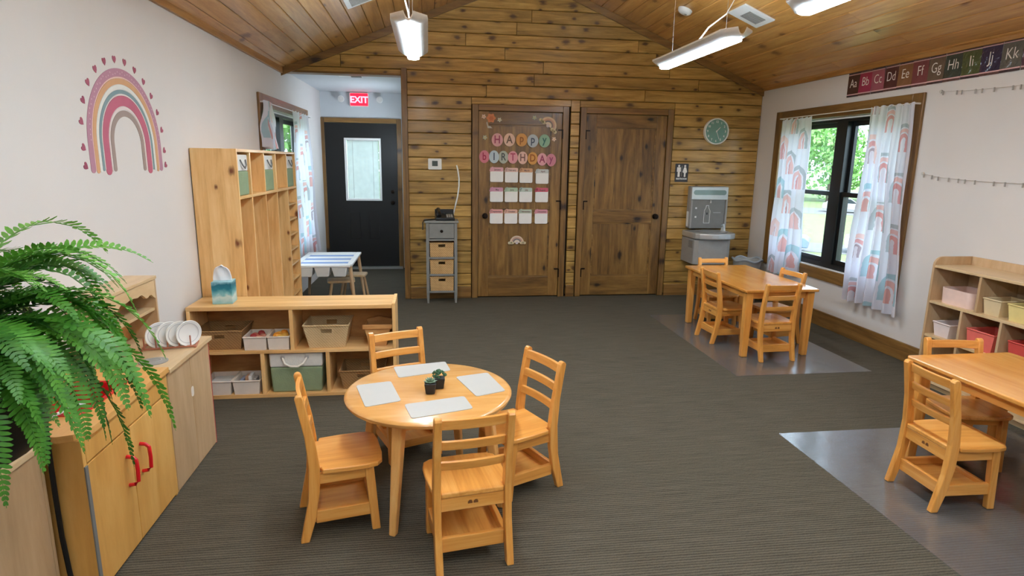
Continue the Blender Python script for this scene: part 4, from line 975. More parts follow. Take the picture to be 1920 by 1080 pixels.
# ------------------------------------------------------------------ rectangular tables and mats
def rect_table(label, x0, x1, y0, y1, z):
    t = thing('rectangular_table', label, 'table', ((x0+x1)/2, (y0+y1)/2, .0035)); hx, hy = (x1-x0)/2, (y1-y0)/2
    MB().prism(rrect(-hx, hx, -hy, hy, .02), 'xy', z-.026, z-.0035).build('tabletop', 'tabletop', t, bevel=.006, seg=3)
    for sx in (-1, 1):
        for sy in (-1, 1):
            cx, cyy = sx*(hx-.055), sy*(hy-.055); a, b = .024, .030
            MB().hexa([(cx-a, cyy-a, 0), (cx+a, cyy-a, 0), (cx+a, cyy+a, 0), (cx-a, cyy+a, 0), (cx-b, cyy-b, z-.027), (cx+b, cyy-b, z-.027), (cx+b, cyy+b, z-.027), (cx-b, cyy+b, z-.027)]).build('leg', 'honey_z', t, bevel=.005)
    for sx in (-1, 1): MB().box(sx*(hx-.062)-.009, sx*(hx-.062)+.009, -hy+.086, hy-.086, z-.085, z-.027).build('apron', 'honey', t, bevel=.002)
    for sy in (-1, 1): MB().box(-hx+.086, hx-.086, sy*(hy-.062)-.009, sy*(hy-.062)+.009, z-.085, z-.027).build('apron', 'honey_x', t, bevel=.002)
    return t
rect_table('honey rectangular children table by the window', 2.445, 3.075, 4.335, 5.505, .56)
rect_table('honey rectangular children table cut off by the right edge', 2.455, 3.065, 1.55, 2.715, .56)
def floor_mat(label, x0, x1, y0, y1):
    t = thing('floor_mat', label, 'floor mat', ((x0+x1)/2, (y0+y1)/2, 0)); hx, hy = (x1-x0)/2, (y1-y0)/2
    MB().box(-hx, hx, -hy, hy, .0005, .003).build('sheet', 'mat', t)
    return t
floor_mat('clear vinyl floor mat under the table by the window', 2.22, 3.31, 3.955, 5.76)
fm = floor_mat('clear vinyl floor mat under the near right table', 1.985, 3.40, 1.0, 3.015)

# ------------------------------------------------------------------ wall shelf at the right with bins
t = thing('cubby_shelf', 'pale birch cubby shelf with raised rim against the right wall', 'shelf', (0, 0, 0))
GX0, GX1, GY0, GY1 = 3.457, 3.752, 2.42, 3.715
sidep = [(GX0, 0), (GX1, 0), (GX1, .92)] + [(GX0+.06-.06*math.sin(a), .86+.06*math.cos(a)) for a in [math.pi/2*k/5 for k in range(6)]]
for y in (GY1-.018, GY0): MB().prism(sidep, 'xz', y, y+.018).build('side_panel', 'birch', t, bevel=.003)
pl('top_board', 'birch_y', GX0+.003, GX1-.012, GY0+.018, GY1-.018, .845, .863); pl('back_panel', 'birch', GX1-.012, GX1, GY0+.018, GY1-.018, 0, .92)
for z in (.614, .375, .06): pl('shelf_board', 'birch_y', GX0+.003, GX1-.012, GY0+.018, GY1-.018, z-.018, z)
pl('toe_kick', 'birch_y', GX0+.03, GX0+.045, GY0+.018, GY1-.018, 0, .042)
for y in (3.338, 2.965): pl('divider', 'birch', GX0+.004, GX1-.012, y-.009, y+.009, .614, .845)
for y in (3.434, 3.15, 2.86): pl('divider', 'birch', GX0+.004, GX1-.012, y-.009, y+.009, .375, .596)
for y in (3.434, 3.15, 2.86): pl('divider', 'birch', GX0+.004, GX1-.012, y-.009, y+.009, .06, .357)
gb = 'bins in the right wall shelf'
k = thing('bin', 'pale pink rounded bin at the far end of the wall shelf top row', 'bin', (3.595, 3.525, .6142), 0, gb)
po = rrect(-.11, .11, -.13, .13, .04); pi2 = rrect(-.104, .104, -.124, .124, .036); n_ = len(po)
m = MB(); m.v = [(x*.96, y*.96, 0) for x, y in po]+[(x, y, .105) for x, y in po]+[(x, y, .105) for x, y in pi2]+[(x*.96, y*.96, .006) for x, y in pi2]
m.f = [tuple(range(n_-1, -1, -1)), tuple(range(3*n_, 4*n_))] + [(kk*n_+i, kk*n_+(i+1) % n_, (kk+1)*n_+(i+1) % n_, (kk+1)*n_+i) for kk in range(3) for i in range(n_)]
m.build('body', 'bin_pink', k, smooth=True)
bin_('bin', 'beige tapered bin in the second cubby of the wall shelf top row', 'bin', (3.585, 3.255, .6142), .18, .10, .20, .125, .10, 'bin_beige', group=gb)
bin_('bin', 'pale yellow tapered bin next to the beige one in the wall shelf', 'bin', (3.585, 3.075, .6142), .18, .12, .20, .145, .10, 'bin_yellow', group=gb)
bin_('bin', 'blush white bin at the far end of the wall shelf second row', 'bin', (3.585, 3.595, .3752), .18, .11, .20, .14, .095, 'bin_blush', group=gb)
bin_('bin', 'coral bin in the second row of the wall shelf', 'bin', (3.585, 3.292, .3752), .20, .17, .21, .20, .12, 'bin_coral', group=gb)
bin_('bin', 'red bin in the second row of the wall shelf at the right edge', 'bin', (3.585, 3.0, .3752), .20, .17, .21, .20, .12, 'bin_red', group=gb)

# ------------------------------------------------------------------ grey cabinet, phone, thermostat, cable
t = thing('basket_cabinet', 'slim grey cabinet with one drawer and three seagrass baskets', 'cabinet', (.128, 6.56, 0))
hw, hd = .165, .115
for sx in (-1, 1):
    for sy in (-1, 1):
        x = sx*(hw-.016); y = sy*(hd-.016); a = .016; b = .010
        MB().hexa([(x-b, y-b, 0), (x+b, y-b, 0), (x+b, y+b, 0), (x-b, y+b, 0), (x-a, y-a, .12), (x+a, y-a, .12), (x+a, y+a, .12), (x-a, y+a, .12)]).build('foot', 'grey_paint', t)
        MB().box(x-a, x+a, y-a, y+a, .1205, .868).build('post', 'grey_paint', t, bevel=.002)
MB().box(-hw-.015, hw+.015, -hd-.012, hd+.01, .869, .892).build('top_board', 'grey_paint', t, bevel=.004)
for z in (.115, .300, .485, .680): MB().box(-hw+.033, hw-.033, -hd+.004, hd-.004, z, z+.02).build('shelf_board', 'grey_paint', t)
for s in (-1, 1): MB().box(s*(hw-.006)-.004, s*(hw-.006)+.004, -hd+.034, hd-.034, .13, .868).build('side_panel', 'grey_paint', t)
MB().box(-hw+.033, hw-.033, hd-.012, hd-.006, .14, .868).build('back_panel', 'grey_paint', t)
dr = MB().box(-hw+.035, hw-.035, -hd-.002, hd-.03, .706, .862).build('drawer', 'grey_paint', t, bevel=.003)
MB().lathe([(.001, -hd-.032), (.012, -hd-.030), (.016, -hd-.024), (.007, -hd-.016), (.007, -hd-.002)], (0, 0, .785), 14, 'y').build('knob', 'bronze', dr, smooth=True)
for i, z in enumerate((.505, .320, .135)):
    bin_('basket', ['top', 'middle', 'bottom'][i]+' seagrass basket in the slim grey cabinet', 'basket', (.128, 6.555, z+.001), .245, .19, .252, .20, .150, 'basket', (.30, .70, .90), group='seagrass baskets')
t = thing('desk_phone', 'black desk telephone on the grey cabinet', 'telephone', (.165, 6.55, .8925), math.radians(3))
MB().prism([(-.085, 0), (.085, 0), (.085, .03), (-.085, .075)], 'yz', -.10, .10).build('base', 'black', t, bevel=.006)
for k in range(12): MB().box(.005+.024*(k % 3), .021+.024*(k % 3), -.055+.022*(k//3), -.040+.022*(k//3), .052-.0, .060+.008*(-(k//3))).build('key', 'steel_grey', t) if False else None
# sloped keypad plate
bs = thing
def slopept(x, y, h): 
    f = (y+.085)/.17; z = .075+(.03-.075)*f
    return (x, y, z+h)
# the phone's high side faces the wall: turn the wedge round
t.rotation_euler = (0, 0, math.radians(183))
MB().add([slopept(-.09, -.07, .002), slopept(.0, -.07, .002), slopept(.0, -.02, .002), slopept(-.09, -.02, .002)], [(0, 1, 2, 3)]).build('display', pm((60, 66, 64), .2), t)
for r in range(4):
    for c in range(3):
        y = -.008+.021*r; x = -.08+.024*c
        MB().hexa([slopept(x, y, 0), slopept(x+.017, y, 0), slopept(x+.017, y+.014, 0), slopept(x, y+.014, 0), slopept(x, y, .006), slopept(x+.017, y, .006), slopept(x+.017, y+.014, .006), slopept(x, y+.014, .006)]).build('key', 'steel_grey', t)
MB().tube([(.065, -.095, .085), (.065, -.075, .103), (.065, -.04, .100), (.065, .03, .085), (.065, .065, .074), (.065, .088, .050)], [.022, .026, .017, .017, .026, .022], 10).build('handset', 'black', t, smooth=True)
MB().box(-.10, .10, -.10, -.06, .0, .11).build('stand', 'black', t, bevel=.006)
t = thing('phone_cord', 'black cord trailing off the left of the grey cabinet', 'cord', (0, 0, 0))
MB().tube([(.075, 6.56, .902), (-.02, 6.47, .900), (-.055, 6.44, .899), (-.068, 6.43, .88), (-.07, 6.43, .80)], .007, 6).build('cable', 'black', t, smooth=True)
t = thing('thermostat', 'white wall thermostat with a grey screen on the plank wall', 'thermostat', (.067, BY, 1.479))
MB().prism(rrect(-.072, .072, -.058, .058, .01), 'xz', -.024, -.001).build('case', 'white', t, bevel=.004); MB().prism(rrect(-.03, .03, -.022, .034, .003), 'xz', -.0255, -.024).build('screen', pm((76, 84, 80), .2), t)
t = thing('wall_cable', 'white cable curving down the plank wall to the telephone', 'cable', (0, 0, 0))
MB().tube([(.30, BY-.006, 1.47), (.312, BY-.012, 1.42), (.325, BY-.012, 1.33), (.325, BY-.012, 1.25), (.31, BY-.014, 1.14), (.285, BY-.02, 1.04), (.262, BY-.05, .95), (.25, BY-.06, .905)], .008, 8).build('cable', 'white', t, smooth=True)

# ------------------------------------------------------------------ clock, restroom sign
t = thing('wall_clock', 'round wall clock with teal face and white rim', 'clock', (3.222, BY, 1.886))
MB().lathe([(.145, 0), (.148, -.03), (.142, -.042), (.132, -.042), (.130, -.012)], (0, 0, 0), 48, 'y', False).build('rim', 'white', t, smooth=True)
MB().lathe([(.001, -.028), (.131, -.028), (.131, -.005)], (0, 0, 0), 48, 'y').build('face', 'teal', t)
for k in range(1, 13):
    a = math.pi/2-2*math.pi*k/12; text(str(k), .034, 'white', t, 'numeral', (.105*math.cos(a), -.0292, .105*math.sin(a)), (R90, 0, 0), .0005, .0008)
def hand(deg, L, w): 
    a = math.radians(90-deg); c, s = math.cos(a), math.sin(a); q = [(-.012, -w), (L*.85, -w), (L, 0), (L*.85, w), (-.012, w)]
    MB().prism([(u*c-v*s, u*s+v*c) for u, v in q], 'xz', -.034, -.032).build('hand', 'white', t)
hand(42, .065, .004); hand(158, .098, .0028); MB().lathe([(.001, -.037), (.007, -.036), (.007, -.028)], (0, 0, 0), 12, 'y').build('hub', 'white', t)
t = thing('restroom_sign', 'dark restroom sign with man and woman pictograms', 'sign', (2.855, BY, 1.422))
MB().prism(rrect(-.078, .078, -.102, .102, .008), 'xz', -.006, -.0005).build('plate', 'sign', t, bevel=.001)
for x, sk in ((-.036, False), (.036, True)):
    g = MB(); g.prism([(x+u, .077+v) for u, v in disc(.012, 12)], 'xz', -.0075, -.006)
    if sk: g.prism([(x-.012, .062), (x+.012, .062), (x+.027, .01), (x+.010, -.005), (x+.010, -.045), (x-.010, -.045), (x-.010, -.005), (x-.027, .01)], 'xz', -.0075, -.006)
    else: g.prism([(x-.022, .062), (x+.022, .062), (x+.024, .012), (x+.013, .012), (x+.013, -.045), (x-.013, -.045), (x-.013, .012), (x-.024, .012)], 'xz', -.0075, -.006)
    g.build('pictogram', 'white_matte', t)
MB().box(-.001, .001, -.0075, -.006, -.04, .08).build('divider_line', 'white_matte', t); text('RESTROOM', .026, 'white_matte', t, 'lettering', (0, -.0065, -.068), (R90, 0, 0), .0005, .001, .95)

# ------------------------------------------------------------------ drinking fountain
t = thing('drinking_fountain', 'grey steel drinking fountain with a bottle filling panel', 'drinking fountain', (3.15, 0, 0))
b0 = BY-.001
MB().box(-.205, .245, b0-.09, b0, .80, 1.275).build('filler_housing', 'steel_grey', t, bevel=.01)
MB().box(-.20, .24, b0-.105, b0-.0905, 1.125, 1.27).build('top_band', 'silver', t, bevel=.006)
MB().prism(rrect(-.175, .215, 1.18, 1.235, .026), 'xz', b0-.108, b0-.1055).build('display_window', pm((120, 140, 134), .15), t)
MB().box(-.20, -.18, b0-.105, b0-.0905, .80, 1.124).build('side_strip', 'steel_grey', t); MB().box(.22, .24, b0-.105, b0-.0905, .80, 1.124).build('side_strip', 'steel_grey', t)
MB().box(-.179, .219, b0-.0925, b0-.0905, .80, 1.124).build('recess', 'steel_dark', t)
MB().tube([(.03, b0-.092, 1.115), (.03, b0-.115, 1.112), (.03, b0-.118, 1.09)], .009, 8).build('nozzle', 'silver', t)
bo = [(-.03, .86), (.04, .86), (.04, 1.0), (.022, 1.035), (.02, 1.06), (-.01, 1.06), (-.012, 1.035), (-.03, 1.0)]; m = MB()
for i in range(len(bo)): a, b = bo[i], bo[(i+1) % len(bo)]; m.tube([(a[0], b0-.0935, a[1]), (b[0], b0-.0935, b[1])], .003, 5)
m.build('bottle_icon', 'white', t); MB().prism([(.005+u, .965+v) for u, v in [(0, .022), (.009, .004), (.008, -.006), (0, -.011), (-.008, -.006), (-.009, .004)]], 'xz', b0-.0945, b0-.0925).build('drop_icon', 'black', t)
for z in (.92, 1.02): MB().box(-.14, -.12, b0-.0945, b0-.0925, z, z+.02).build('arrow_mark', 'white', t)
MB().box(.08, .17, b0-.0945, b0-.0925, .975, .985).build('print_line', pm((160, 160, 158)), t)
MB().prism([(-.235, b0), (.195, b0), (.195, b0-.33), (.15, b0-.36), (-.19, b0-.36), (-.235, b0-.33)], 'xy', .42, .70).build('cooler_body', 'steel_grey', t, bevel=.008)
bp = [(-.24, b0), (.235, b0)] + [(.0+.245*math.cos(a), b0-.31-.14*math.sin(a)) for a in [math.pi*k/10 for k in range(11)]]
MB().prism(bp, 'xy', .705, .775).build('basin_body', 'silver', t, bevel=.015, seg=3)
m = MB(); m.lathe([(.17, .776), (.175, .784), (.165, .786), (.15, .778), (.001, .7765)], (0.0, b0-.25, 0), 32); m.build('basin_rim', 'silver', t, smooth=True)
MB().tube([(.16, b0-.20, .776), (.165, b0-.20, .82), (.15, b0-.21, .85), (.13, b0-.22, .845)], [.014, .012, .011, .009], 8).build('bubbler', 'silver', t, smooth=True)
MB().prism([(.14, .777), (.20, .777), (.18, .86), (.165, .86)], 'xz', b0-.19, b0-.18).build('splash_guard', 'white', t, bevel=.003)
MB().box(-.239, -.236, b0-.30, b0-.20, .60, .68).build('push_bar', 'steel_dark', t); MB().box(-.212, -.206, b0-.07, b0-.03, .82, .99).build('side_label', 'white', t)
t = thing('waste_bin', 'grey waste bin with liner behind the window table', 'waste bin', (3.53, 6.30, 0))
MB().lathe([(.115, 0), (.12, .01), (.15, .47), (.155, .48), (.15, .485), (.143, .47), (.11, .02), (.001, .02)], (0, 0, 0), 28).build('body', 'steel_grey', t, smooth=True)
m = MB(); prof = []
pts = []
for k in range(41):
    a = 2*math.pi*k/40; pts.append((.158*math.cos(a), .158*math.sin(a), .485+.012*math.sin(5*a)))
m.tube(pts, .012, 6, caps=False); m.build('liner', pm((150, 154, 158), .5), t, smooth=True)

# ------------------------------------------------------------------ birthday door decorations
DF = BY+.001   # front of door stiles
PF = BY-.0008
def flat(name, label, cat, x, z, group=None): return thing(name, label, cat, (x, PF, z), 0, group)
happy = [('H', .739, 1.745, (214, 160, 160), (150, 50, 84)), ('A', .872, 1.748, (222, 186, 166), (104, 78, 62)), ('p', 1.006, 1.750, (204, 148, 82), (140, 84, 30)), ('p', 1.129, 1.742, (178, 186, 192), (60, 72, 92)), ('y', 1.258, 1.744, (140, 176, 152), (44, 96, 92))]
bd = [('b', .600, 1.565, (206, 122, 136), (160, 36, 72)), ('I', .706, 1.565, (186, 200, 208), (52, 66, 92)), ('R', .808, 1.563, (176, 180, 164), (72, 78, 78)), ('T', .912, 1.563, (220, 156, 164), (172, 60, 88)), ('H', 1.021, 1.559, (226, 186, 172), (120, 82, 74)), ('D', 1.131, 1.555, (206, 150, 78), (150, 84, 24)), ('A', 1.238, 1.546, (222, 162, 168), (150, 58, 88)), ('y', 1.338, 1.541, (204, 132, 148), (140, 56, 96))]
for i, (ch, x, z, c1_, c2_) in enumerate(happy):
    lab = {0: 'pink disc with dark red H starting HAPPY', 1: 'peach disc with brown A in HAPPY', 2: 'ochre disc with brown letter p in HAPPY', 3: 'grey blue disc with navy letter p in HAPPY', 4: 'green disc with teal letter y ending HAPPY'}[i]
    o = flat('letter_disc', lab, 'letter cut-out', x, z, 'birthday letters'); MB().prism(disc(.070, 28, .88), 'xz', -.003, 0).build('disc', pm(c1_), o)
    text(ch, .115, pm(c2_), o, 'letter', (0, -.0036, 0 if ch not in 'py' else .012), (R90, 0, 0), .0005, .002, .85)
for i, (ch, x, z, c1_, c2_) in enumerate(bd):
    lab = {0: 'rose disc with crimson letter b starting BIRTHDAY', 1: 'pale blue disc with navy I in BIRTHDAY', 2: 'sage disc with grey R in BIRTHDAY', 3: 'pink disc with rose T in BIRTHDAY', 4: 'peach disc with brown H in BIRTHDAY', 5: 'ochre disc with brown D in BIRTHDAY', 6: 'pink disc with plum A in BIRTHDAY', 7: 'mauve disc with purple letter y ending BIRTHDAY'}[i]
    o = flat('letter_disc', lab, 'letter cut-out', x, z, 'birthday letters'); MB().prism(disc(.068, 28, .80), 'xz', -.003-.0006*(i % 2), 0).build('disc', pm(c1_), o)
    text(ch, .11, pm(c2_), o, 'letter', (0, -.0044, 0 if ch != 'y' else .012), (R90, 0, 0), .0005, .002, .82)
months = ['January', 'February', 'March', 'April', 'May', 'June', 'July', 'August', 'September', 'October', 'November', 'December']
hc = [(226, 170, 176), (226, 190, 176), (206, 156, 116), (196, 200, 196), (206, 150, 172), (176, 196, 168), (180, 196, 184), (202, 90, 110), (222, 160, 156), (222, 176, 156), (186, 196, 176), (216, 150, 160)]
for i in range(12):
    r, c = divmod(i, 4); x = [.737, .900, 1.062, 1.242][c]; z = [1.362, 1.157, .918][r]
    z += [.012, .008, .006, -.002][c] if r == 0 else 0
    row = ['top', 'middle', 'bottom'][r]
    o = flat('month_card', 'white birthday card headed %s, %s row on the birthday door' % (months[i], row), 'card', x, z, 'month cards')
    MB().prism(rrect(-.072, .072, -.078, .078, .014), 'xz', -.003, 0).build('card', 'white_matte', o)
    MB().prism(rrect(-.072, .072, .036, .080, .012), 'xz', -.0038, -.003).build('header', pm(hc[i]), o)
    text(months[i], .026, pm((110, 80, 84)), o, 'lettering', (.008, -.0040, .055), (R90, 0, 0), .0004, .0006, .9)
    for u, v in ((-.058, .062), (-.066, .046), (-.046, .072)): MB().prism([(u+p_, v+q_) for p_, q_ in disc(.014, 8)], 'xz', -.0046, -.0038).build('flower_mark', pm(hc[i]), o)
def flower(label, x, z, c, r=.026):
    o = flat('flower_cutout', label, 'cut-out', x, z, 'small flower cut-outs'); poly = []
    for k in range(30): a = 2*math.pi*k/30; rr = r*(.78+.22*math.cos(5*a+1)); poly.append((rr*math.cos(a), rr*math.sin(a)))
    MB().prism(poly, 'xz', -.003, 0).build('petals', pm(c), o); MB().prism(disc(r*.28, 10), 'xz', -.0036, -.003).build('centre', pm((214, 170, 96)), o)
flower('pale pink flower cut-out at the top left corner of the birthday door', .592, 1.985, (222, 200, 186)); flower('pale flower cut-out right of the big orange flower', .762, 1.955, (198, 196, 178)); flower('sage flower cut-out left of the word HAPPY', .605, 1.768, (182, 190, 160)); flower('sage flower cut-out left of the rainbow on the birthday door', 1.142, 1.985, (176, 184, 156)); flower('peach flower cut-out below the upper hinge of the birthday door', 1.365, 1.765, (226, 196, 176))
o = flat('rose_cutout', 'large orange rose cut-out with leaf on the birthday door', 'cut-out', .665, 1.965); poly = []
for k in range(36): a = 2*math.pi*k/36; rr = .052*(.88+.12*math.cos(6*a)); poly.append((rr*math.cos(a)+.005, rr*math.sin(a)+.006))
MB().prism(poly, 'xz', -.003, 0).build('petals', pm((206, 130, 86)), o); MB().prism([(p*.5+.005, q*.5) for p, q in poly], 'xz', -.0038, -.003).build('inner_petals', pm((190, 106, 66)), o)
MB().prism([(-.045, -.045), (-.03, -.10), (.02, -.10), (.0, -.078), (-.025, -.075), (-.038, -.03)], 'xz', -.003, 0).build('leaf', pm((186, 180, 168)), o)
def rainbow(label, x, z, ang, s):
    o = flat('rainbow_cutout', label, 'cut-out', x, z); ca, sa = math.cos(ang), math.sin(ang)
    def rot(p): return (p[0]*ca-p[1]*sa, p[0]*sa+p[1]*ca)
    def arch(r0, r1): return [rot((r1*math.cos(math.pi*k/16)*s, r1*math.sin(math.pi*k/16)*s)) for k in range(17)] + [rot((r0*math.cos(math.pi*k/16)*s, r0*math.sin(math.pi*k/16)*s)) for k in range(16, -1, -1)]
    for r0, r1, c in ((.80, 1.0, (214, 190, 164)), (.60, .80, (190, 150, 132)), (.42, .60, (120, 112, 112)), (.2, .42, (224, 206, 186))): MB().prism(arch(r0, r1), 'xz', -.003, 0).build('arc', pm(c), o)
    MB().prism([rot((u*1.0, v*1.0)) for u, v in disc(.2*s, 12)], 'xz', -.0034, -.0002).build('heart', pm((206, 190, 190)), o)
    for cx in (-.85, .85):
        for dx in (-.22, .02, .24): MB().prism([rot(((cx+dx)*s+u, -.02*s+v)) for u, v in disc(.2*s, 12)], 'xz', -.0042, -.0032).build('cloud', pm((222, 206, 168)), o)
rainbow('tilted rainbow cut-out at the top right corner of the birthday door', 1.292, 1.905, math.radians(-38), .095); rainbow('small upright rainbow cut-out below the month cards', .972, .625, 0, .080)

# ------------------------------------------------------------------ alphabet strip and garlands on the right wall
cols = [(74, 48, 42), (152, 52, 78), (150, 84, 96), (82, 46, 46), (130, 92, 64), (120, 66, 68), (104, 88, 74), (62, 68, 62), (80, 86, 56), (60, 52, 72), (96, 94, 88), (90, 60, 70)]
for i in range(12):
    y = 5.257-.1505*(i+.5); A_ = 'ABCDEFGHIJKL'[i]
    nm = ['dark brown', 'crimson', 'mauve', 'maroon', 'tan brown', 'dusty red', 'grey brown', 'dark green', 'olive', 'dark purple', 'grey', 'plum'][i]
    o = thing('alphabet_card', '%s glossy alphabet card with the letters %s%s' % (nm, A_, A_.lower()), 'alphabet card', (RX-.003, y, 2.228+.001*i), 0, 'alphabet cards above the window')
    g = plain('gloss_card_%d' % i, cols[i], .07, var=.06, scale=9, bump=.2 if i < 4 else 1.0, bscale=20); o.rotation_euler = (0, math.radians(2.0*math.sin(i*2.1)), math.radians(1.6*math.sin(i*1.7)))
    MB().box(-.002, 0, -.0748, .0748, -.075, .085).build('card', g, o); e = plain('gloss_band_%d' % i, (96, 70, 66) if i % 2 else (70, 56, 58), .15, var=.3, scale=60)
    MB().box(-.002, 0, -.0748, .0748, -.100, -.084).build('border', e, o); MB().box(-.002, 0, -.0748, .0748, .092, .106).build('border', e, o); MB().box(-.0017, 0, -.0748, .0748, -.0838, -.0752).build('border_line', pm((214, 170, 170)), o); MB().box(-.0017, 0, -.0748, .0748, .0852, .0918).build('border_line', pm((200, 160, 160)), o)
    text(A_+A_.lower(), .105, pm((226, 218, 210), .3), o, 'lettering', (-.0022, 0, .012), (R90, 0, -R90), .0004, -.001, .8)
def garland(label, pts, n, seed):
    t = thing('clip_garland', label, 'garland', (0, 0, 0)); r = random.Random(seed); P = [Vector(p) for p in pts]
    MB().tube(P, .0016, 5).build('string', pm((196, 190, 184)), t)
    for k in range(n):
        f = (k+r.uniform(.2, .8))/n*(len(P)-1); i = min(int(f), len(P)-2); q = P[i].lerp(P[i+1], f-i)
        MB().box(q.x-.008, q.x, q.y-.004, q.y+.004, q.z-.026, q.z+.004).build('clip', pm((172, 166, 160)), t, bevel=.001)
    for q in (P[0], P[-1]): MB().lathe([(.012, -.012), (.012, 0)], (RX, q.y, q.z), 10, 'x').build('hook', pm((190, 186, 180)), t)
garland('string of clips sagging across the right wall at mid height', [(RX-.010, 4.255, 1.475), (RX-.010, 4.1, 1.452), (RX-.010, 3.9, 1.44), (RX-.010, 3.7, 1.432), (RX-.010, 3.4, 1.428), (RX-.010, 3.0, 1.44)], 12, 3)
garland('string of clips high on the right wall below the alphabet strip', [(RX-.010, 4.20, 2.07), (RX-.010, 3.95, 2.052), (RX-.010, 3.7, 2.045), (RX-.010, 3.4, 2.04), (RX-.010, 3.0, 2.05)], 12, 8)

# ------------------------------------------------------------------ activity table and stools by the vestibule
t = thing('activity_table', 'white topped activity table with blue trays and hanging bins', 'table', (-1.06, 6.57, 0))
TW, TL, TZ = .29, .42, .485
for s in (-1, 1):
    MB().box(s*(TW-.028)-.028, s*(TW-.028)+.028, -TL, TL, TZ-.022, TZ).build('top_rail', 'white', t, bevel=.004)
    for sy in (-1, 1): MB().tube([(s*(TW-.03), sy*(TL-.06), TZ-.022), (s*(TW+.015), sy*(TL-.01), 0)], [.02, .015], 10).build('leg', 'birch', t, smooth=True)
for sy in (-1, 1): MB().box(-TW+.057, TW-.057, sy*(TL-.03)-.03, sy*(TL-.03)+.03, TZ-.022, TZ).build('top_rail', 'white', t, bevel=.004)
for k in range(3): MB().box(-TW+.058, TW-.058, -TL+.062+.236*k, -TL+.172+.236*k, TZ-.014, TZ-.004).build('tray_insert', pm((120, 148, 196)), t)
for k in range(3): MB().box(-TW+.058, TW-.058, -TL+.174+.236*k, -TL+.294+.236*k, TZ-.016, TZ-.001).build('lid', 'white', t, bevel=.003)
for k in range(3):
    x = -.165+.165*k
    MB().hexa([(x-.055, -TL-.02, TZ-.125), (x+.055, -TL-.02, TZ-.125), (x+.055, -TL+.16, TZ-.125), (x-.055, -TL+.16, TZ-.125), (x-.078, -TL-.045, TZ-.024), (x+.078, -TL-.045, TZ-.024), (x+.078, -TL+.19, TZ-.024), (x-.078, -TL+.19, TZ-.024)]).build('hanging_bin', 'white', t, bevel=.008)
MB().box(-TW+.02, TW-.02, -TL-.05, -TL-.001, TZ-.024, TZ-.002).build('bin_rim', 'white', t, bevel=.004)
for x, y, a, lab in ((-.93, 6.46, 8, 'small birch stool tucked nearest under the activity table'), (-.84, 6.80, -5, 'small birch stool at the vestibule end of the activity table')):
    o = thing('stool', lab, 'stool', (x, y, 0), math.radians(a), 'stools at the activity table')
    MB().prism(rrect(-.14, .14, -.10, .10, .03), 'xy', .25, .275).build('seat', 'birch_y', o, bevel=.006)
    for sx in (-1, 1):
        for sy in (-1, 1): MB().tube([(sx*.095, sy*.065, .25), (sx*.135, sy*.095, 0)], [.016, .013], 8).build('leg', 'birch', o, smooth=True)

# ------------------------------------------------------------------ outside: lawn, parking lot, cars, trees
GZ = -3.2
struct(MB().add([(-120, -80, GZ), (170, -80, GZ), (170, 200, GZ), (-120, 200, GZ), (-120, -80, GZ-.3), (170, -80, GZ-.3), (170, 200, GZ-.3), (-120, 200, GZ-.3)], [(0, 1, 2, 3), (7, 6, 5, 4), (0, 4, 5, 1), (1, 5, 6, 2), (2, 6, 7, 3), (3, 7, 4, 0)]).build('ground', 'lawn'), 'green lawn around the building')
def strip(name, label, c, d, L, W, z=.02):
    o = MB().box(-L/2, L/2, -W/2, W/2, 0, z).build(name, 'asphalt', loc=(c[0], c[1], GZ)); o.rotation_euler = (0, 0, d); return struct(o, label)
strip('pavement_1', 'pale parking lane outside the right window', (23.5, 32.4), math.radians(-36), 70, 4.5); strip('pavement_2', 'far parking lane before the trees', (43.5, 59.9), math.radians(-36), 120, 9.0)
def car(label, x, y, rz, col):
    t = thing('car', label, 'car', (x, y, GZ+.02), rz, 'parked cars')
    MB().prism([(-2.1, .3), (2.1, .3), (2.15, .7), (1.9, .88), (1.1, .96), (-1.7, 1.0), (-2.1, .9), (-2.15, .6)], 'xz', -.85, .85).build('body', pm(col, .25), t, bevel=.06)
    MB().prism([(1.15, .95), (.45, 1.42), (-1.1, 1.45), (-1.85, .98)], 'xz', -.72, .72).build('cabin', 'car_glass', t, bevel=.05)
    MB().prism([(.42, 1.40), (.36, 1.47), (-1.05, 1.5), (-1.15, 1.42)], 'xz', -.68, .68).build('roof', pm(col, .25), t, bevel=.03)
    for x_ in (-1.35, 1.35):
        for s in (-1, 1): MB().lathe([(.001, s*.70), (.33, s*.70), (.33, s*.88), (.2, s*.89), (.001, s*.87)], (x_, 0, .33), 18, 'y').build('wheel', 'tire', t)
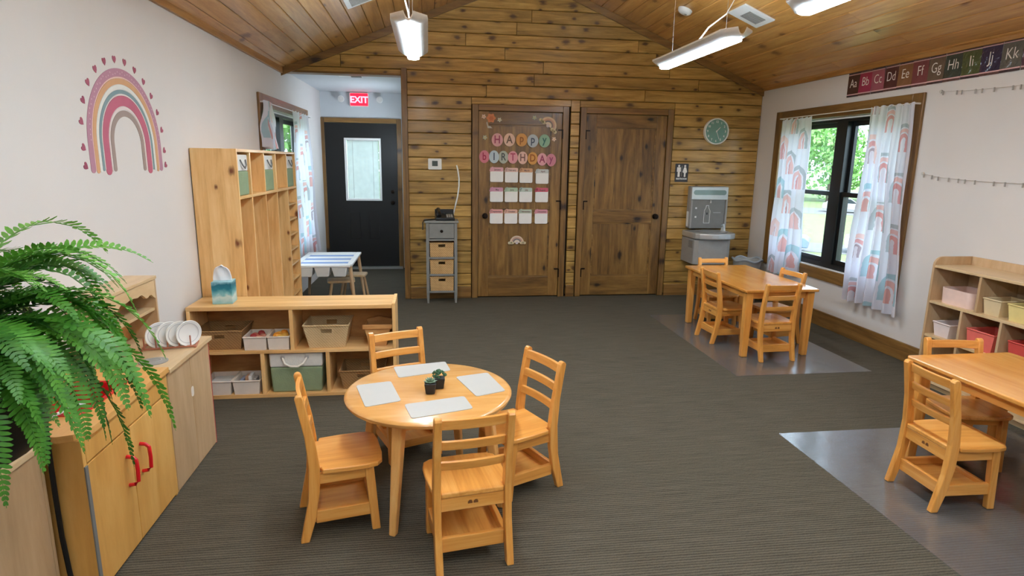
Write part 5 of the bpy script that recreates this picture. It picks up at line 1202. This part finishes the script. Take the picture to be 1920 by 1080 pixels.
# view runs along roughly (.59, .81) from the camera through the window
def along(d, side): return (.588*d+.809*side, .809*d-.588*side)
ci = [(37.5, -3.4, 'blue grey car parked nearest outside the right window', (96, 112, 140), -36), (39, 2.6, 'white car in the near lane right of the blue car', (232, 232, 234), -36), (39.5, -9.5, 'silver car in the near lane left of the blue car', (190, 192, 196), -36), (73, -13, 'dark car at the left of the far lane', (60, 66, 76), -36), (73, -6.5, 'white car in the far lane', (236, 236, 236), -36), (73.5, .5, 'grey car in the middle of the far lane', (150, 152, 158), -36), (74, 7.5, 'silver car at the right of the far lane', (200, 200, 204), -36)]
for d, s, lab, c, r in ci:
    x, y = along(d, s); car(lab, x, y, math.radians(r), c)
def tree_mesh(seed, kind):
    r = random.Random(seed); m = MB()
    blobs = [(Vector((r.uniform(-1.6, 1.6), r.uniform(-1.6, 1.6), r.uniform(2.0, 6.2))), r.uniform(1.2, 2.0)) for k in range(13)]
    for c, rad in blobs:
        for k in range(230):
            d = Vector((r.gauss(0, 1), r.gauss(0, 1), r.gauss(0, 1))).normalized(); p = c+d*rad*r.uniform(.65, 1.02); s = r.uniform(.12, .24)
            a = d.cross(Vector((r.gauss(0, 1), r.gauss(0, 1), r.gauss(0, 1)))).normalized(); b = (d*.5+d.cross(a)).normalized()
            m.add([p-a*s, p+b*s*.6, p+a*s, p-b*s*.6], [(0, 1, 2, 3)])
    return m
tm = []
for k in range(3):
    o = tree_mesh(40+k, k).build('crown', 'tree_leaf'); me = o.data; bpy.data.objects.remove(o); tm.append(me)
trk = MB().tube([(0, 0, 0), (.08, 0, 1.5), (-.05, .05, 3.2), (.1, 0, 4.6)], [.22, .17, .13, .06], 9).build('trunk', 'bark', smooth=True); trm = trk.data; bpy.data.objects.remove(trk)
def tree(label, x, y, s, k):
    t = thing('tree', label, 'tree', (x, y, GZ-.02), k*1.3, 'trees outside'); t.scale = (s, s, s)
    for nm, me in (('crown', tm[k % 3]), ('trunk', trm)): o = bpy.data.objects.new(nm, me); C.objects.link(o); o.parent = t
tp = [(97, -27), (96, -18.5), (98, -10), (96, -1.5), (98, 7), (97, 15.5), (97, 24), (108, -22), (109, -6), (108, 11)]
pos = ['at the far left of the tree line outside the right window', 'second from the left in the tree line outside the right window', 'third from the left in the tree line outside the right window', 'in the middle of the tree line outside the right window', 'right of the middle in the tree line outside the right window', 'third from the right in the tree line outside the right window', 'at the far right of the tree line outside the right window', 'rising behind the left of the tree line', 'rising behind the middle of the tree line', 'rising behind the right of the tree line']
for k, (d, s) in enumerate(tp):
    x, y = along(d, s); tree('leafy green tree '+pos[k], x, y, 1.75+.15*(k % 3)+(.3 if k > 6 else 0), k)
for k, (x, y, lab) in enumerate(((-10.5, 40, 'leafy green tree seen first through the left window'), (-6.0, 48, 'leafy green tree seen second through the left window'), (-17, 42, 'leafy green tree at the outer side of the left window view'))): tree(lab, x, y, 1.5, k)
